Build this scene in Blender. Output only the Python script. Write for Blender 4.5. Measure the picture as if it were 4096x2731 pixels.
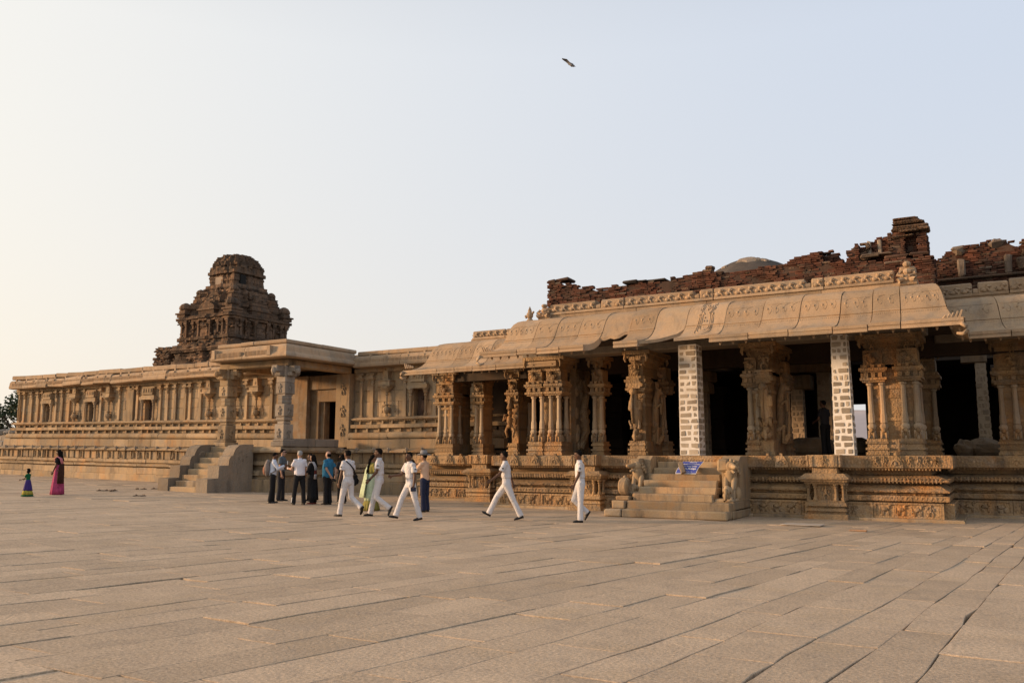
import bpy, math, random
from math import sin, cos, pi, radians as R, sqrt, exp
from mathutils import Vector, Matrix, noise as mnoise
random.seed(7)
for o in list(bpy.data.objects): bpy.data.objects.remove(o)
SC = bpy.context.scene
COL = SC.collection

# ------------------------------------------------------------------ camera
cam = bpy.data.cameras.new('camera'); cam.lens = 29.08; cam.sensor_width = 36; cam.clip_start = .1; cam.clip_end = 6000
co = bpy.data.objects.new('camera', cam); COL.objects.link(co)
co.location = (0, 0, 1.6); co.rotation_euler = (R(90+7.82), 0, R(30.2))
SC.camera = co

# ------------------------------------------------------------------ sky, sun, exposure
SUN_EL, SUN_TO = R(9), Vector((-.90, -.436))       # horizontal direction towards the sun
W = bpy.data.worlds.new('World'); SC.world = W; W.use_nodes = True
nt = W.node_tree; nt.nodes.clear()
sky = nt.nodes.new('ShaderNodeTexSky'); sky.sky_type = 'NISHITA'; sky.sun_disc = False
sky.sun_elevation = SUN_EL; sky.sun_rotation = math.atan2(SUN_TO.x, SUN_TO.y)
sky.air_density = 1.6; sky.dust_density = 3.0; sky.ozone_density = 2.5; sky.altitude = 400
tc = nt.nodes.new('ShaderNodeTexCoord')
def wmath(op, a, b=None, clamp=False):
    n = nt.nodes.new('ShaderNodeMath'); n.operation = op; n.use_clamp = clamp
    for i, q in enumerate((a, b)):
        if q is None: continue
        if isinstance(q, (int, float)): n.inputs[i].default_value = q
        else: nt.links.new(q, n.inputs[i])
    return n.outputs[0]
def wmix(a, b, f):
    n = nt.nodes.new('ShaderNodeMix'); n.data_type = 'RGBA'
    for k, q in (('A', a), ('B', b), ('Factor', f)):
        if isinstance(q, tuple): n.inputs[k].default_value = (*q, 1)
        elif isinstance(q, (int, float)): n.inputs[k].default_value = q
        else: nt.links.new(q, n.inputs[k])
    return n.outputs['Result']
dt = nt.nodes.new('ShaderNodeVectorMath'); dt.operation = 'DOT_PRODUCT'
dt.inputs[1].default_value = (SUN_TO.x*cos(SUN_EL), SUN_TO.y*cos(SUN_EL), sin(SUN_EL)); nt.links.new(tc.outputs['Generated'], dt.inputs[0])
sp = nt.nodes.new('ShaderNodeSeparateXYZ'); nt.links.new(tc.outputs['Generated'], sp.inputs[0])
mie = wmath('POWER', wmath('MULTIPLY', wmath('ADD', dt.outputs['Value'], 1.), .5, True), 2.2)          # haze is brighter and warmer towards the sun
low = wmath('POWER', wmath('SUBTRACT', 1., wmath('ABSOLUTE', sp.outputs['Z']), True), 4.)             # and thicker, duller near the horizon
hi = wmix((5.1, 5.85, 7.2), (9.9, 9.25, 7.9), mie); lo = wmix((6.8, 6.6, 6.5), (9.7, 8.2, 6.3), mie)
up = wmath('MULTIPLY', wmath('SUBTRACT', sp.outputs['Z'], .45), 2.2, True)                                 # the sky deepens overhead, well above the frame
haze = wmix(wmix(hi, lo, low), wmix((3.5, 3.9, 4.7), (5.2, 5.2, 5.2), mie), up)
mixn = wmix(sky.outputs['Color'], haze, .85)
bg = nt.nodes.new('ShaderNodeBackground'); bg.inputs['Strength'].default_value = .1
ou = nt.nodes.new('ShaderNodeOutputWorld')
nt.links.new(mixn, bg.inputs['Color'])
nt.links.new(bg.outputs[0], ou.inputs['Surface'])
sl = bpy.data.lights.new('sun', 'SUN'); sl.energy = 4.3; sl.angle = R(7); sl.color = (1, .64, .36)
so = bpy.data.objects.new('sun', sl); COL.objects.link(so)
sd = Vector((SUN_TO.x*cos(SUN_EL), SUN_TO.y*cos(SUN_EL), sin(SUN_EL)))
so.rotation_euler = sd.to_track_quat('Z', 'Y').to_euler(); so.location = (-30, -10, 25)
vs = SC.view_settings; vs.view_transform = 'Standard'; vs.look = 'None'; vs.exposure = .36; vs.gamma = 1; vs.use_curve_mapping = False
SC.render.engine = 'CYCLES'; SC.cycles.max_bounces = 5; SC.cycles.diffuse_bounces = 3

# ------------------------------------------------------------------ helpers
def rnd(a, b): return random.uniform(a, b)
def gz(x, y):
    """the courtyard rises gently to the left"""
    return .0205*max(0, -(.864*x+.503*y)-5)
def lerp(a, b, t): return a+(b-a)*t

class MB:
    def __init__(s): s.v = []; s.f = []
    def add(s, v, f):
        n = len(s.v); s.v += [tuple(p) for p in v]; s.f += [tuple(i+n for i in q) for q in f]; return s
    def box(s, x0, x1, y0, y1, z0, z1, tx=0, ty=0):
        v = [(x0,y0,z0),(x1,y0,z0),(x1,y1,z0),(x0,y1,z0),(x0+tx,y0+ty,z1),(x1-tx,y0+ty,z1),(x1-tx,y1-ty,z1),(x0+tx,y1-ty,z1)]
        return s.add(v, [(3,2,1,0),(4,5,6,7),(0,1,5,4),(1,2,6,5),(2,3,7,6),(3,0,4,7)])
    def cbox(s, cx, cy, w, d, z0, z1, tx=0, ty=0): return s.box(cx-w/2, cx+w/2, cy-d/2, cy+d/2, z0, z1, tx, ty)
    def stone(s, x0, x1, y0, y1, z0, z1, ch=.015, jit=.008):
        """block with worn (chamfered, uneven) edges"""
        c = [(x0,y0,z0),(x1,y0,z0),(x1,y1,z0),(x0,y1,z0),(x0,y0,z1),(x1,y0,z1),(x1,y1,z1),(x0,y1,z1)]
        m = ((x0+x1)/2, (y0+y1)/2, (z0+z1)/2); V = []
        for p in c:
            p = [q+rnd(-jit, jit) for q in p]
            sg = [1 if p[i] < m[i] else -1 for i in range(3)]
            k = ch*rnd(.6, 1.5)
            V.append((p[0], p[1]+sg[1]*k, p[2]+sg[2]*k)); V.append((p[0]+sg[0]*k, p[1], p[2]+sg[2]*k)); V.append((p[0]+sg[0]*k, p[1]+sg[1]*k, p[2]))
        X, Y, Z = 0, 1, 2
        q = lambda i, a: i*3+a
        F = [(q(3,Z),q(2,Z),q(1,Z),q(0,Z)),(q(4,Z),q(5,Z),q(6,Z),q(7,Z)),(q(0,Y),q(1,Y),q(5,Y),q(4,Y)),(q(2,Y),q(3,Y),q(7,Y),q(6,Y)),(q(1,X),q(2,X),q(6,X),q(5,X)),(q(3,X),q(0,X),q(4,X),q(7,X))]
        for a, b in ((0,1),(2,3),(4,5),(6,7)): F.append((q(a,Y),q(a,Z),q(b,Z),q(b,Y)) if a in (4,2) and a != 2 else (q(a,Y),q(b,Y),q(b,Z),q(a,Z)))
        for a, b in ((0,3),(1,2),(4,7),(5,6)): F.append((q(a,X),q(b,X),q(b,Z),q(a,Z)))
        for a, b in ((0,4),(1,5),(2,6),(3,7)): F.append((q(a,X),q(b,X),q(b,Y),q(a,Y)))
        for i in range(8): F.append((q(i,X),q(i,Y),q(i,Z)))
        return s.add(V, F)
    def lathe(s, prof, cx, cy, n=10, z=0, sq=None):
        k = len(prof); v = []; f = []
        for r, h in prof:
            for j in range(n):
                a = 2*pi*(j+.5)/n; v.append((cx+r*cos(a), cy+r*sin(a), z+h))
        for i in range(k-1):
            for j in range(n):
                j2 = (j+1) % n; f.append((i*n+j, i*n+j2, (i+1)*n+j2, (i+1)*n+j))
        f.append(tuple(range(n-1, -1, -1))); f.append(tuple((k-1)*n+j for j in range(n)))
        return s.add(v, f)
    def ell(s, c, r, M=None, nu=8, nv=6):
        v = []; f = []
        for i in range(1, nv):
            t = pi*i/nv
            for j in range(nu):
                p = 2*pi*j/nu; v.append(Vector((r[0]*sin(t)*cos(p), r[1]*sin(t)*sin(p), r[2]*cos(t))))
        v.append(Vector((0,0,r[2]))); v.append(Vector((0,0,-r[2])))
        for i in range(nv-2):
            for j in range(nu):
                j2 = (j+1) % nu; f.append((i*nu+j, (i+1)*nu+j, (i+1)*nu+j2, i*nu+j2))
        T = (nv-1)*nu
        for j in range(nu):
            j2 = (j+1) % nu; f.append((T, j, j2)); f.append((T+1, (nv-2)*nu+j2, (nv-2)*nu+j))
        c = Vector(c)
        return s.add([(M @ p if M else p)+c for p in v], f)
    def tube(s, pts, rad, n=6, caps=True):
        pts = [Vector(p) for p in pts]
        if not hasattr(rad, '__len__'): rad = [rad]*len(pts)
        v = []; f = []; ref = Vector((0,0,1))
        for i, p in enumerate(pts):
            d = (pts[min(i+1, len(pts)-1)]-pts[max(i-1, 0)])
            if d.length < 1e-9: d = Vector((0,0,1))
            d.normalize(); r = Vector((1,0,0)) if abs(d.z) > .9 else ref
            a = d.cross(r).normalized(); b = d.cross(a)
            for j in range(n):
                t = 2*pi*j/n; v.append(p+(a*cos(t)+b*sin(t))*rad[i])
        k = len(pts)
        for i in range(k-1):
            for j in range(n):
                j2 = (j+1) % n; f.append((i*n+j, (i+1)*n+j, (i+1)*n+j2, i*n+j2))
        if caps: f.append(tuple(range(n))); f.append(tuple((k-1)*n+j for j in range(n-1, -1, -1)))
        return s.add(v, f)
    def cap(s, p0, r0, p1, r1, n=10):
        """tapered capsule"""
        p0, p1 = Vector(p0), Vector(p1); d = p1-p0; L = d.length
        if L < 1e-6: return s.ell(p0, (r0,)*3)
        d /= L; pts = []; rr = []
        for t in (-1, -.75, -.35): pts.append(p0+d*r0*t); rr.append(r0*sqrt(max(0.003, 1-t*t)))
        for t in (0, .33, .67, 1): pts.append(p0+d*L*t); rr.append(lerp(r0, r1, t))
        for t in (.35, .75, 1): pts.append(p1+d*r1*t); rr.append(r1*sqrt(max(0.003, 1-t*t)))
        return s.tube(pts, rr, n)
    def loft(s, rings, cap=True):
        n = len(rings[0]); v = [p for r in rings for p in r]; f = []
        for i in range(len(rings)-1):
            for j in range(n):
                j2 = (j+1) % n; f.append((i*n+j, i*n+j2, (i+1)*n+j2, (i+1)*n+j))
        if cap: f.append(tuple(range(n-1, -1, -1))); f.append(tuple((len(rings)-1)*n+j for j in range(n)))
        return s.add(v, f)
    def prismx(s, prof, x0, x1, jit=0):
        """closed polygon (y,z) extruded along x"""
        n = len(prof); a = [(x0+rnd(-jit, jit), y, z) for y, z in prof]; b = [(x1+rnd(-jit, jit), y, z) for y, z in prof]
        return s.loft([a, b])
    def warp(s, fn): s.v = [fn(*p) for p in s.v]; return s

def mesh_of(name, mb, mat=None, smooth=False):
    me = bpy.data.meshes.new(name); me.from_pydata(mb.v, [], mb.f); me.update()
    if mat is not None:
        for m in (mat if isinstance(mat, (list, tuple)) else [mat]): me.materials.append(m)
    if smooth: me.polygons.foreach_set('use_smooth', [True]*len(me.polygons))
    return me
def link(name, me, parent=None, loc=None, rotz=None):
    o = bpy.data.objects.new(name, me); COL.objects.link(o)
    if loc is not None: o.location = loc
    if rotz is not None: o.rotation_euler = (0, 0, rotz)
    if parent is not None:
        o.parent = parent
        o.matrix_parent_inverse = wmat(parent).inverted()
    return o
def wmat(o):
    if o.parent is None: return o.matrix_basis.copy()
    return wmat(o.parent) @ o.matrix_parent_inverse @ o.matrix_basis
def part(name, mb, mat, parent, smooth=False, stuff=False, label=None, fixn=True):
    if fixn: fix(mb)
    o = link(name, mesh_of(name, mb, mat, smooth), parent)
    if stuff: o['kind'] = 'stuff'
    if label: o['label'] = label
    return o
def fix(mb): pass
def tag(o, label=None, cat=None, group=None, kind=None):
    for k, v in (('label', label), ('category', cat), ('group', group), ('kind', kind)):
        if v: o[k] = v
    return o
def thing(name, label, cat, loc=(0,0,0), rotz=0, group=None):
    o = bpy.data.objects.new(name, None); COL.objects.link(o); o.empty_display_size = .3
    o.location = loc; o.rotation_euler = (0, 0, rotz)
    return tag(o, label, cat, group)

# ------------------------------------------------------------------ materials
def nodes(name):
    m = bpy.data.materials.new(name); m.use_nodes = True; t = m.node_tree
    b = t.nodes['Principled BSDF']; return m, t, b
def mk(t, typ, **kw):
    n = t.nodes.new(typ)
    for k, v in kw.items(): setattr(n, k, v)
    return n
def mixc(t, a, b, fac, mode='MIX'):
    n = mk(t, 'ShaderNodeMix', data_type='RGBA', blend_type=mode)
    for s_, x in (('A', a), ('B', b)):
        if isinstance(x, tuple): n.inputs[s_].default_value = (*x, 1) if len(x) == 3 else x
        else: t.links.new(x, n.inputs[s_])
    if isinstance(fac, (int, float)): n.inputs['Factor'].default_value = fac
    else: t.links.new(fac, n.inputs['Factor'])
    return n.outputs['Result']
def rng(t, x, a, b, c=0., d=1.):
    n = mk(t, 'ShaderNodeMapRange'); t.links.new(x, n.inputs[0])
    for i, q in enumerate((a, b, c, d)): n.inputs[i+1].default_value = q
    return n.outputs[0]
def nz(t, vec, scale, detail=4, rough=.6, dist=0.):
    n = mk(t, 'ShaderNodeTexNoise'); n.inputs['Scale'].default_value = scale; n.inputs['Detail'].default_value = detail
    n.inputs['Roughness'].default_value = rough; n.inputs['Distortion'].default_value = dist
    t.links.new(vec, n.inputs['Vector']); return n.outputs['Fac']
def scaled(t, vec, s):
    n = mk(t, 'ShaderNodeMapping'); n.inputs['Scale'].default_value = s; t.links.new(vec, n.inputs['Vector']); return n.outputs[0]
def stone(name, c1, c2, stain, dark, stain_amt=.5, dark_amt=.5, grain=.18, bump=.4, carve=0., vary=.28, rough=.9, bs=1., lichen=(.27,.24,.2), lich=.45):
    m, t, b = nodes(name); g = mk(t, 'ShaderNodeNewGeometry'); P = g.outputs['Position']
    col = mixc(t, c1, c2, rng(t, nz(t, P, 1.1, 5), .35, .65))
    col = mixc(t, col, stain, rng(t, nz(t, scaled(t, P, (1.2, 1.2, .5)), .9, 5, .65), .52, .72, 0, stain_amt))
    col = mixc(t, col, dark, rng(t, nz(t, scaled(t, P, (2.2, 2.2, .45)), 1.3, 6, .7), .50, .68, 0, dark_amt))
    col = mixc(t, col, lichen, rng(t, nz(t, P, 2.7, 6, .65), .50, .66, 0, lich))
    oi = mk(t, 'ShaderNodeObjectInfo'); ad = mk(t, 'ShaderNodeMath', operation='ADD'); t.links.new(oi.outputs['Random'], ad.inputs[0]); t.links.new(g.outputs['Random Per Island'], ad.inputs[1])
    fr = mk(t, 'ShaderNodeMath', operation='FRACT'); t.links.new(ad.outputs[0], fr.inputs[0])
    v = rng(t, fr.outputs[0], 0, 1, 1-vary, 1+vary*.6)
    gr = rng(t, nz(t, P, 45*bs, 3, .8), .3, .7, 1-grain, 1+grain)
    mu = mk(t, 'ShaderNodeMath', operation='MULTIPLY'); t.links.new(v, mu.inputs[0]); t.links.new(gr, mu.inputs[1])
    hs = mk(t, 'ShaderNodeHueSaturation'); t.links.new(col, hs.inputs['Color']); t.links.new(mu.outputs[0], hs.inputs['Value'])
    t.links.new(hs.outputs[0], b.inputs['Base Color'])
    b.inputs['Roughness'].default_value = rough; b.inputs['Specular IOR Level'].default_value = .2
    h = nz(t, P, 28*bs, 6, .7)
    bp = mk(t, 'ShaderNodeBump'); bp.inputs['Strength'].default_value = bump; bp.inputs['Distance'].default_value = .02; t.links.new(h, bp.inputs['Height'])
    if carve:
        w = mk(t, 'ShaderNodeTexVoronoi'); w.inputs['Scale'].default_value = 19; t.links.new(P, w.inputs['Vector'])
        b2 = mk(t, 'ShaderNodeBump'); b2.inputs['Strength'].default_value = carve; b2.inputs['Distance'].default_value = .035
        t.links.new(w.outputs['Distance'], b2.inputs['Height']); t.links.new(bp.outputs[0], b2.inputs['Normal']); t.links.new(b2.outputs[0], b.inputs['Normal'])
    else: t.links.new(bp.outputs[0], b.inputs['Normal'])
    return m
def plain(name, c, rough=.8, var=.12, scale=6, bump=0., spec=.3):
    m, t, b = nodes(name); g = mk(t, 'ShaderNodeNewGeometry')
    n = nz(t, g.outputs['Position'], scale, 4)
    hs = mk(t, 'ShaderNodeHueSaturation'); hs.inputs['Color'].default_value = (*c, 1); t.links.new(rng(t, n, .3, .7, 1-var, 1+var), hs.inputs['Value'])
    t.links.new(hs.outputs[0], b.inputs['Base Color']); b.inputs['Roughness'].default_value = rough; b.inputs['Specular IOR Level'].default_value = spec
    if bump:
        bp = mk(t, 'ShaderNodeBump'); bp.inputs['Strength'].default_value = bump; bp.inputs['Distance'].default_value = .03
        t.links.new(nz(t, g.outputs['Position'], scale, 3, .5, 1.5), bp.inputs['Height']); t.links.new(bp.outputs[0], b.inputs['Normal'])
    return m
SAND = stone('temple_granite', (.42,.30,.175), (.33,.245,.155), (.44,.225,.085), (.13,.105,.08), .75, .8)
COLS = stone('column_granite', (.46,.355,.24), (.38,.295,.205), (.42,.22,.11), (.2,.16,.12), .6, .5)
CARV = stone('carved_granite', (.39,.25,.125), (.30,.205,.12), (.44,.195,.06), (.11,.085,.06), .8, .75, carve=.55)
DUSK = stone('shade_toned_granite', (.25,.17,.10), (.19,.135,.085), (.30,.155,.06), (.09,.07,.05), .6, .7)  # darker granite copy: shade of porch and hall put into the colour
SHADE = stone('interior_shade_granite', (.075,.055,.04), (.055,.042,.033), (.10,.055,.03), (.03,.025,.02), .5, .5, lichen=(.05,.045,.04))  # near-black granite: darkness of the interior painted into the stone
EAVE = stone('eave_granite', (.44,.305,.19), (.37,.27,.175), (.42,.25,.125), (.17,.13,.095), .55, .55, vary=.2)
GREY = stone('grey_granite', (.33,.275,.215), (.27,.235,.195), (.36,.25,.15), (.15,.135,.12), .35, .6)
PAVE = stone('paving_granite', (.51,.385,.265), (.44,.335,.235), (.48,.345,.205), (.27,.215,.165), .45, .4, grain=.34, bump=.6, vary=.13, bs=.7, lich=.15)
EARTH = stone('joint_earth', (.16,.115,.065), (.10,.08,.045), (.13,.12,.04), (.06,.05,.035), .6, .5)
BRICK = stone('old_brick', (.135,.052,.031), (.09,.043,.029), (.19,.09,.05), (.04,.03,.025), .5, .85, vary=.5, lichen=(.12,.085,.06))
MORTAR = stone('dark_mortar', (.12,.07,.048), (.085,.055,.042), (.17,.08,.045), (.05,.038,.03), .5, .6, lichen=(.09,.07,.055))
GREYW = stone('worn_side_granite', (.31,.25,.185), (.25,.205,.155), (.33,.22,.13), (.13,.11,.09), .5, .6, carve=.45)
TOWER = stone('tower_brickwork', (.185,.112,.068), (.11,.073,.05), (.25,.125,.06), (.04,.035,.03), .6, .85, carve=.6, vary=.4, lichen=(.11,.095,.075))
PLAST = stone('old_plaster', (.36,.29,.22), (.28,.22,.17), (.30,.19,.12), (.13,.11,.095), .4, .6)
LIME = stone('lime_mortar', (.78,.73,.66), (.70,.65,.58), (.52,.42,.31), (.42,.36,.29), .5, .35, grain=.05, vary=.05, lich=.12)
PLASTD = stone('dull_plaster', (.20,.15,.11), (.14,.105,.08), (.22,.13,.08), (.07,.055,.045), .5, .6)
WASHED = stone('limewashed_stone', (.37,.30,.22), (.45,.385,.30), (.34,.24,.155), (.22,.18,.14), .5, .45, vary=.35)
RUBBLE = stone('pier_stone', (.36,.27,.185), (.27,.215,.16), (.33,.20,.11), (.18,.15,.125), .5, .4, vary=.4)
DOMEP = stone('dome_render', (.115,.095,.08), (.085,.075,.066), (.17,.135,.105), (.06,.052,.046), .5, .5, lich=.1)
# ------------------------------------------------------------------ courtyard: earth sheet with granite slabs laid on it
def ground_sheet():
    xs = [-3000, -800, -250, -120]+[-100+4*i for i in range(36)]+[60, 150, 500, 1500, 3000]
    ys = [-1500, -300, -60]+[-20+4*i for i in range(30)]+[110, 150, 300, 800, 3000]
    mb = MB(); nx = len(xs)
    for y in ys:
        for x in xs: mb.v.append((x, y, (gz(x, y) if abs(x) < 130 and abs(y) < 130 else min(1.6, gz(x, y)))-.035))
    for j in range(len(ys)-1):
        for i in range(nx-1): mb.f.append((j*nx+i, j*nx+i+1, (j+1)*nx+i+1, (j+1)*nx+i))
    o = link('courtyard_ground', mesh_of('courtyard_ground', mb, EARTH)); tag(o, kind='structure'); return o
GROUND = ground_sheet()
def theta(a): return R(max(0., min(13., 2+(2-a)*1.15)))
def wp(a, b): return a+b*math.tan(theta(a))*(1 if b > 0 else .6), b
def make_slabs():
    rs = random.Random(11); out = []
    a = 12.; row = 0
    def edge(k, b): return .085*mnoise.noise(Vector((b*.33, k*7.3, 1)))+.025*mnoise.noise(Vector((b*1.6, k*5.1, 4)))+.065*(mnoise.noise(Vector((math.floor(b*.55+k*.37)*3.7, k*2.9, 8))))
    while a > -70:
        w = rs.uniform(.48, .80) if a > -25 else rs.uniform(.6, 1.0)
        b = rs.uniform(-4, -2); off = rs.uniform(-.05, .05)
        while b < 36:
            L = rs.uniform(.8, 2.3); g = rs.choice((.002, .004, .006, .009, .016))
            am = a-w/2; x, y = wp(am, b+L/2)
            # camera space test
            yc = -.503*x+.864*y; xc = .864*x+.503*y
            if yc > .8 and abs(xc) < .74*yc+3 and y < 33 and not (y > 27.5 and x > -62) and not (y > 25.6 and x > -19):
                n = []; aR = lambda q: a+edge(row, q); aL = lambda q: a-w+edge(row+1, q)
                for (fa, pb) in ((0, b+g), (.4, b+g), (.75, b+g), (1, b+g), (1, b+L*.3), (1, b+L*.65), (1, b+L-g), (.6, b+L-g), (.25, b+L-g), (0, b+L-g), (0, b+L*.7), (0, b+L*.35)):
                    pa = lerp(aL(pb)+g, aR(pb)-g, fa)
                    if rs.random() < .03: pa += (.5-fa)*rs.uniform(.03, .12); pb += (b+L/2-pb)*rs.uniform(0, .05)
                    px, py = wp(pa+rs.uniform(-.009, .004), pb+rs.uniform(-.014, .010)); n.append((px, py))
                dz = rs.gauss(0, .003)+(rs.uniform(.005, .014) if rs.random() < .035 else 0)
                tx, ty = rs.gauss(0, .002), rs.gauss(0, .002)
                out.append((yc*yc+xc*xc*.5, n, dz, tx, ty, (x, y)))
            b += L
        a -= w; row += 1
    return sorted(out, key=lambda q: q[0])
def slab_mb(mb, q):
    _, n, dz, tx, ty, c = q; k = len(n); ch = .006
    cx = sum(p[0] for p in n)/k; cy = sum(p[1] for p in n)/k
    def h(x, y): return gz(x, y)+dz+tx*(x-cx)+ty*(y-cy)
    bot = [(x, y, h(x, y)-.07) for x, y in n]; mid = [(x, y, h(x, y)-ch*.8) for x, y in n]
    top = []
    for x, y in n:
        L = sqrt((x-cx)**2+(y-cy)**2); f = 1-ch/L*1.3; X, Y = cx+(x-cx)*f, cy+(y-cy)*f
        top.append((X, Y, h(X, Y)))
    v = bot+mid+top; f = []
    for r in range(2):
        for j in range(k):
            j2 = (j+1) % k; f.append((r*k+j, r*k+j2, (r+1)*k+j2, (r+1)*k+j))
    f.append(tuple(2*k+j for j in range(k)))
    mb.add(v, f)
slabs = make_slabs()
for q in slabs[:300]:
    mb = MB(); slab_mb(mb, q); part('paving_slab', mb, PAVE, GROUND)
mb = MB()
for q in slabs[300:]: slab_mb(mb, q)
part('paving_slab', mb, PAVE, GROUND, stuff=True)
# ------------------------------------------------------------------ masonry helpers
def cuts(a, b, seg, var=.35):
    L = b-a; out = [0.]
    while out[-1] < L-seg*.7: out.append(out[-1]+seg*rnd(1-var, 1+var))
    if out[-1] > L-seg*.4 and len(out) > 1: out[-1] = L
    else: out.append(L)
    return [a+q for q in out]
def run(parent, name, mat, prof, A, B, nrm, m0=0, m1=0, seg=1.5, gap=.006, jit=.008, warp=None, stuff=False):
    """courses of moulded stones from A to B: prof = closed polygon of (outward offset, z); m0/m1 mitre the ends (+1 convex, -1 concave)"""
    A, B, nrm = Vector(A), Vector(B), Vector(nrm); d = (B-A); L = d.length; d /= L
    ks = cuts(0, L, seg) if seg < L else [0, L]; k = len(prof); res = []
    ar = sum(prof[i][0]*prof[(i+1) % k][1]-prof[(i+1) % k][0]*prof[i][1] for i in range(k))
    for i in range(len(ks)-1):
        s0, s1 = ks[i]+(gap if i else 0), ks[i+1]-(gap if i < len(ks)-2 else 0)
        e0 = m0 if i == 0 else 0; e1 = m1 if i == len(ks)-2 else 0
        oy, oz, tl = rnd(-jit, jit), rnd(-jit, jit)*.6, rnd(-jit, jit)*.6
        ra = []; rb = []
        for q, z in prof:
            qq = q+oy
            p = A+d*(s0-e0*q)+nrm*qq; ra.append((p.x, p.y, z+oz-tl))
            p = A+d*(s1+e1*q)+nrm*qq; rb.append((p.x, p.y, z+oz+tl))
        mb = MB(); rings = [ra, rb]
        flip = (ar > 0) ^ (d.x*nrm.y-d.y*nrm.x < 0)
        mb.loft(rings if flip else [rb, ra])
        if warp: mb.warp(warp)
        res.append(part(name, mb, mat, parent, stuff=stuff))
    return res
def band(z0, z1, d, back=-.1, r=.02):
    return [(back, z0), (d-r, z0), (d, z0+r), (d, z1-r), (d-r, z1), (back, z1)]
def torus(z0, z1, d, back=-.1):
    h = z1-z0; return [(back, z0), (d*.9, z0), (d, z0+h*.25), (d, z0+h*.55), (d-h*.18, z0+h*.85), (d-h*.5, z1), (back, z1)]
def teeth(mb, A, B, nrm, d, z0, z1, step, w, dep, warp=None):
    """a row of small carved teeth"""
    A, B, nrm = Vector(A), Vector(B), Vector(nrm); t = B-A; L = t.length; t /= L; n = int(L/step)
    for i in range(n):
        s0 = (i+.5)*L/n-w/2; q = []
        for zz, k in ((z0, .6), (z1, 1)):
            for a, b in ((0, 0), (1, 0), (1, 1), (0, 1)):
                p = A+t*(s0+w*(.5+(a-.5)*k))+nrm*(d-dep+dep*b*k); q.append((p.x, p.y, zz))
        mb.add(q, [(3,2,1,0),(4,5,6,7),(0,1,5,4),(1,2,6,5),(2,3,7,6),(3,0,4,7)])
    if warp: mb.warp(warp)
def horse(mb, x, y, z, s, f=1):
    """small relief horse seen from the side, standing proud of a -Y face"""
    e = lambda dx, dz, rx, rz, ry=.03: mb.ell((x+f*dx*s, y, z+dz*s), (rx*s, ry, rz*s), None, 6, 5)
    e(0, .52, .34, .19, .045); e(.3, .72, .12, .22, .04); e(.42, .88, .17, .085, .035); e(-.36, .42, .05, .25)
    for dx, k in ((-.24, .02), (-.12, -.03), (.2, .05), (.3, -.02)):
        mb.tube([(x+f*dx*s, y-.01, z+.42*s), (x+f*(dx+k)*s, y-.012, z+.02*s)], [.055*s, .04*s], 4)
def dancer(mb, x, y, z, s, f=1, dep=.03):
    e = lambda dx, dz, rx, rz, ry=None: mb.ell((x+f*dx*s, y, z+dz*s), (rx*s, ry or dep, rz*s), None, 6, 5)
    e(0, .62, .13, .2, dep*1.1); e(.02, .9, .085, .1, dep*1.1); e(0, 1.0, .05, .08); e(0, .42, .14, .1)
    for p in (((-.07, .42), (-.16, .22), (-.08, .0)), ((.08, .42), (.2, .24), (.14, .0)), ((-.12, .74), (-.27, .62), (-.2, .85)), ((.12, .74), (.26, .66), (.24, .45))):
        mb.tube([(x+f*a*s, y-.01, z+b*s) for a, b in p], [.055*s, .05*s, .04*s], 5)
def crouchyali(mb, x, y, z, s, f=1, dep=.04):
    e = lambda dx, dz, rx, rz, k=1.: mb.ell((x+f*dx*s, y, z+dz*s), (rx*s, dep*k, rz*s), None, 7, 5)
    e(-.12, .32, .3, .28, 1.1); e(.12, .5, .2, .3, 1.2); e(.22, .78, .24, .19, 1.4); e(.42, .72, .13, .09, 1.3); e(.12, .9, .1, .08, 1.2)
    mb.tube([(x+f*.2*s, y-.02, z+.4*s), (x+f*.34*s, y-.025, z+.2*s), (x+f*.3*s, y-.02, z+.02*s)], [.08*s, .06*s, .06*s], 5)
    mb.tube([(x-f*.36*s, y-.01, z+.2*s), (x-f*.48*s, y-.01, z+.45*s), (x-f*.36*s, y-.01, z+.6*s)], [.05*s, .04*s, .03*s], 5)
# ------------------------------------------------------------------ long hall on the left, with its porch
def hw(x, y, z):
    """the old courses run up slightly to the left"""
    k = .0115*max(0, -x-25)
    return x, y, z+k*(1-.55*max(0, min(1, (z-3.3)/2)))
def hpart(name, mb, mat, parent, **k): mb.warp(hw); return part(name, mb, mat, parent, **k)
HALL = thing('temple_hall', 'long low carved granite hall with rows of slim pilasters, small niches and a heavy cornice', 'temple', (-38, 30, .3))
HY = 28.9; XL, XR = -52.0, -16.9
def hall_courses(x0, x1, m0=0, m1=0):
    a, b, n = (x0, HY), (x1, HY), (0, -1)
    R_ = lambda nm, pr, seg, mat=SAND, jit=.012: run(HALL, nm, mat, pr, a, b, n, m0, m1, seg, warp=hw, jit=jit)
    R_('plinth_stone', band(1.88, 2.28, .5), 1.9); R_('plinth_stone', band(2.27, 2.34, .28), 3)
    R_('plinth_stone', torus(2.33, 2.60, .46), 1.8); R_('plinth_stone', band(2.59, 2.79, .08), 2.4)
    R_('plinth_stone', band(2.78, 2.95, .30), 1.7); R_('plinth_stone', band(2.94, 3.14, .06), 2.4)
    R_('plinth_stone', [(-.1, 3.13), (.16, 3.13), (.27, 3.16), (.28, 3.2), (.2, 3.25), (.12, 3.28), (-.1, 3.28)], 1.6)
    mb = MB()
    x = x0+.2
    while x < x1-.1:
        mb.box(x, x+.09, HY-.2, HY-.03, 2.61, 2.77); mb.box(x+.2, x+.27, HY-.17, HY-.02, 2.96, 3.12); x += rnd(.5, .75)
    teeth(mb, a, b, n, .2, 3.09, 3.135, .09, .06, .06)
    hpart('carved_posts', mb, SAND, HALL, stuff=True)
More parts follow.
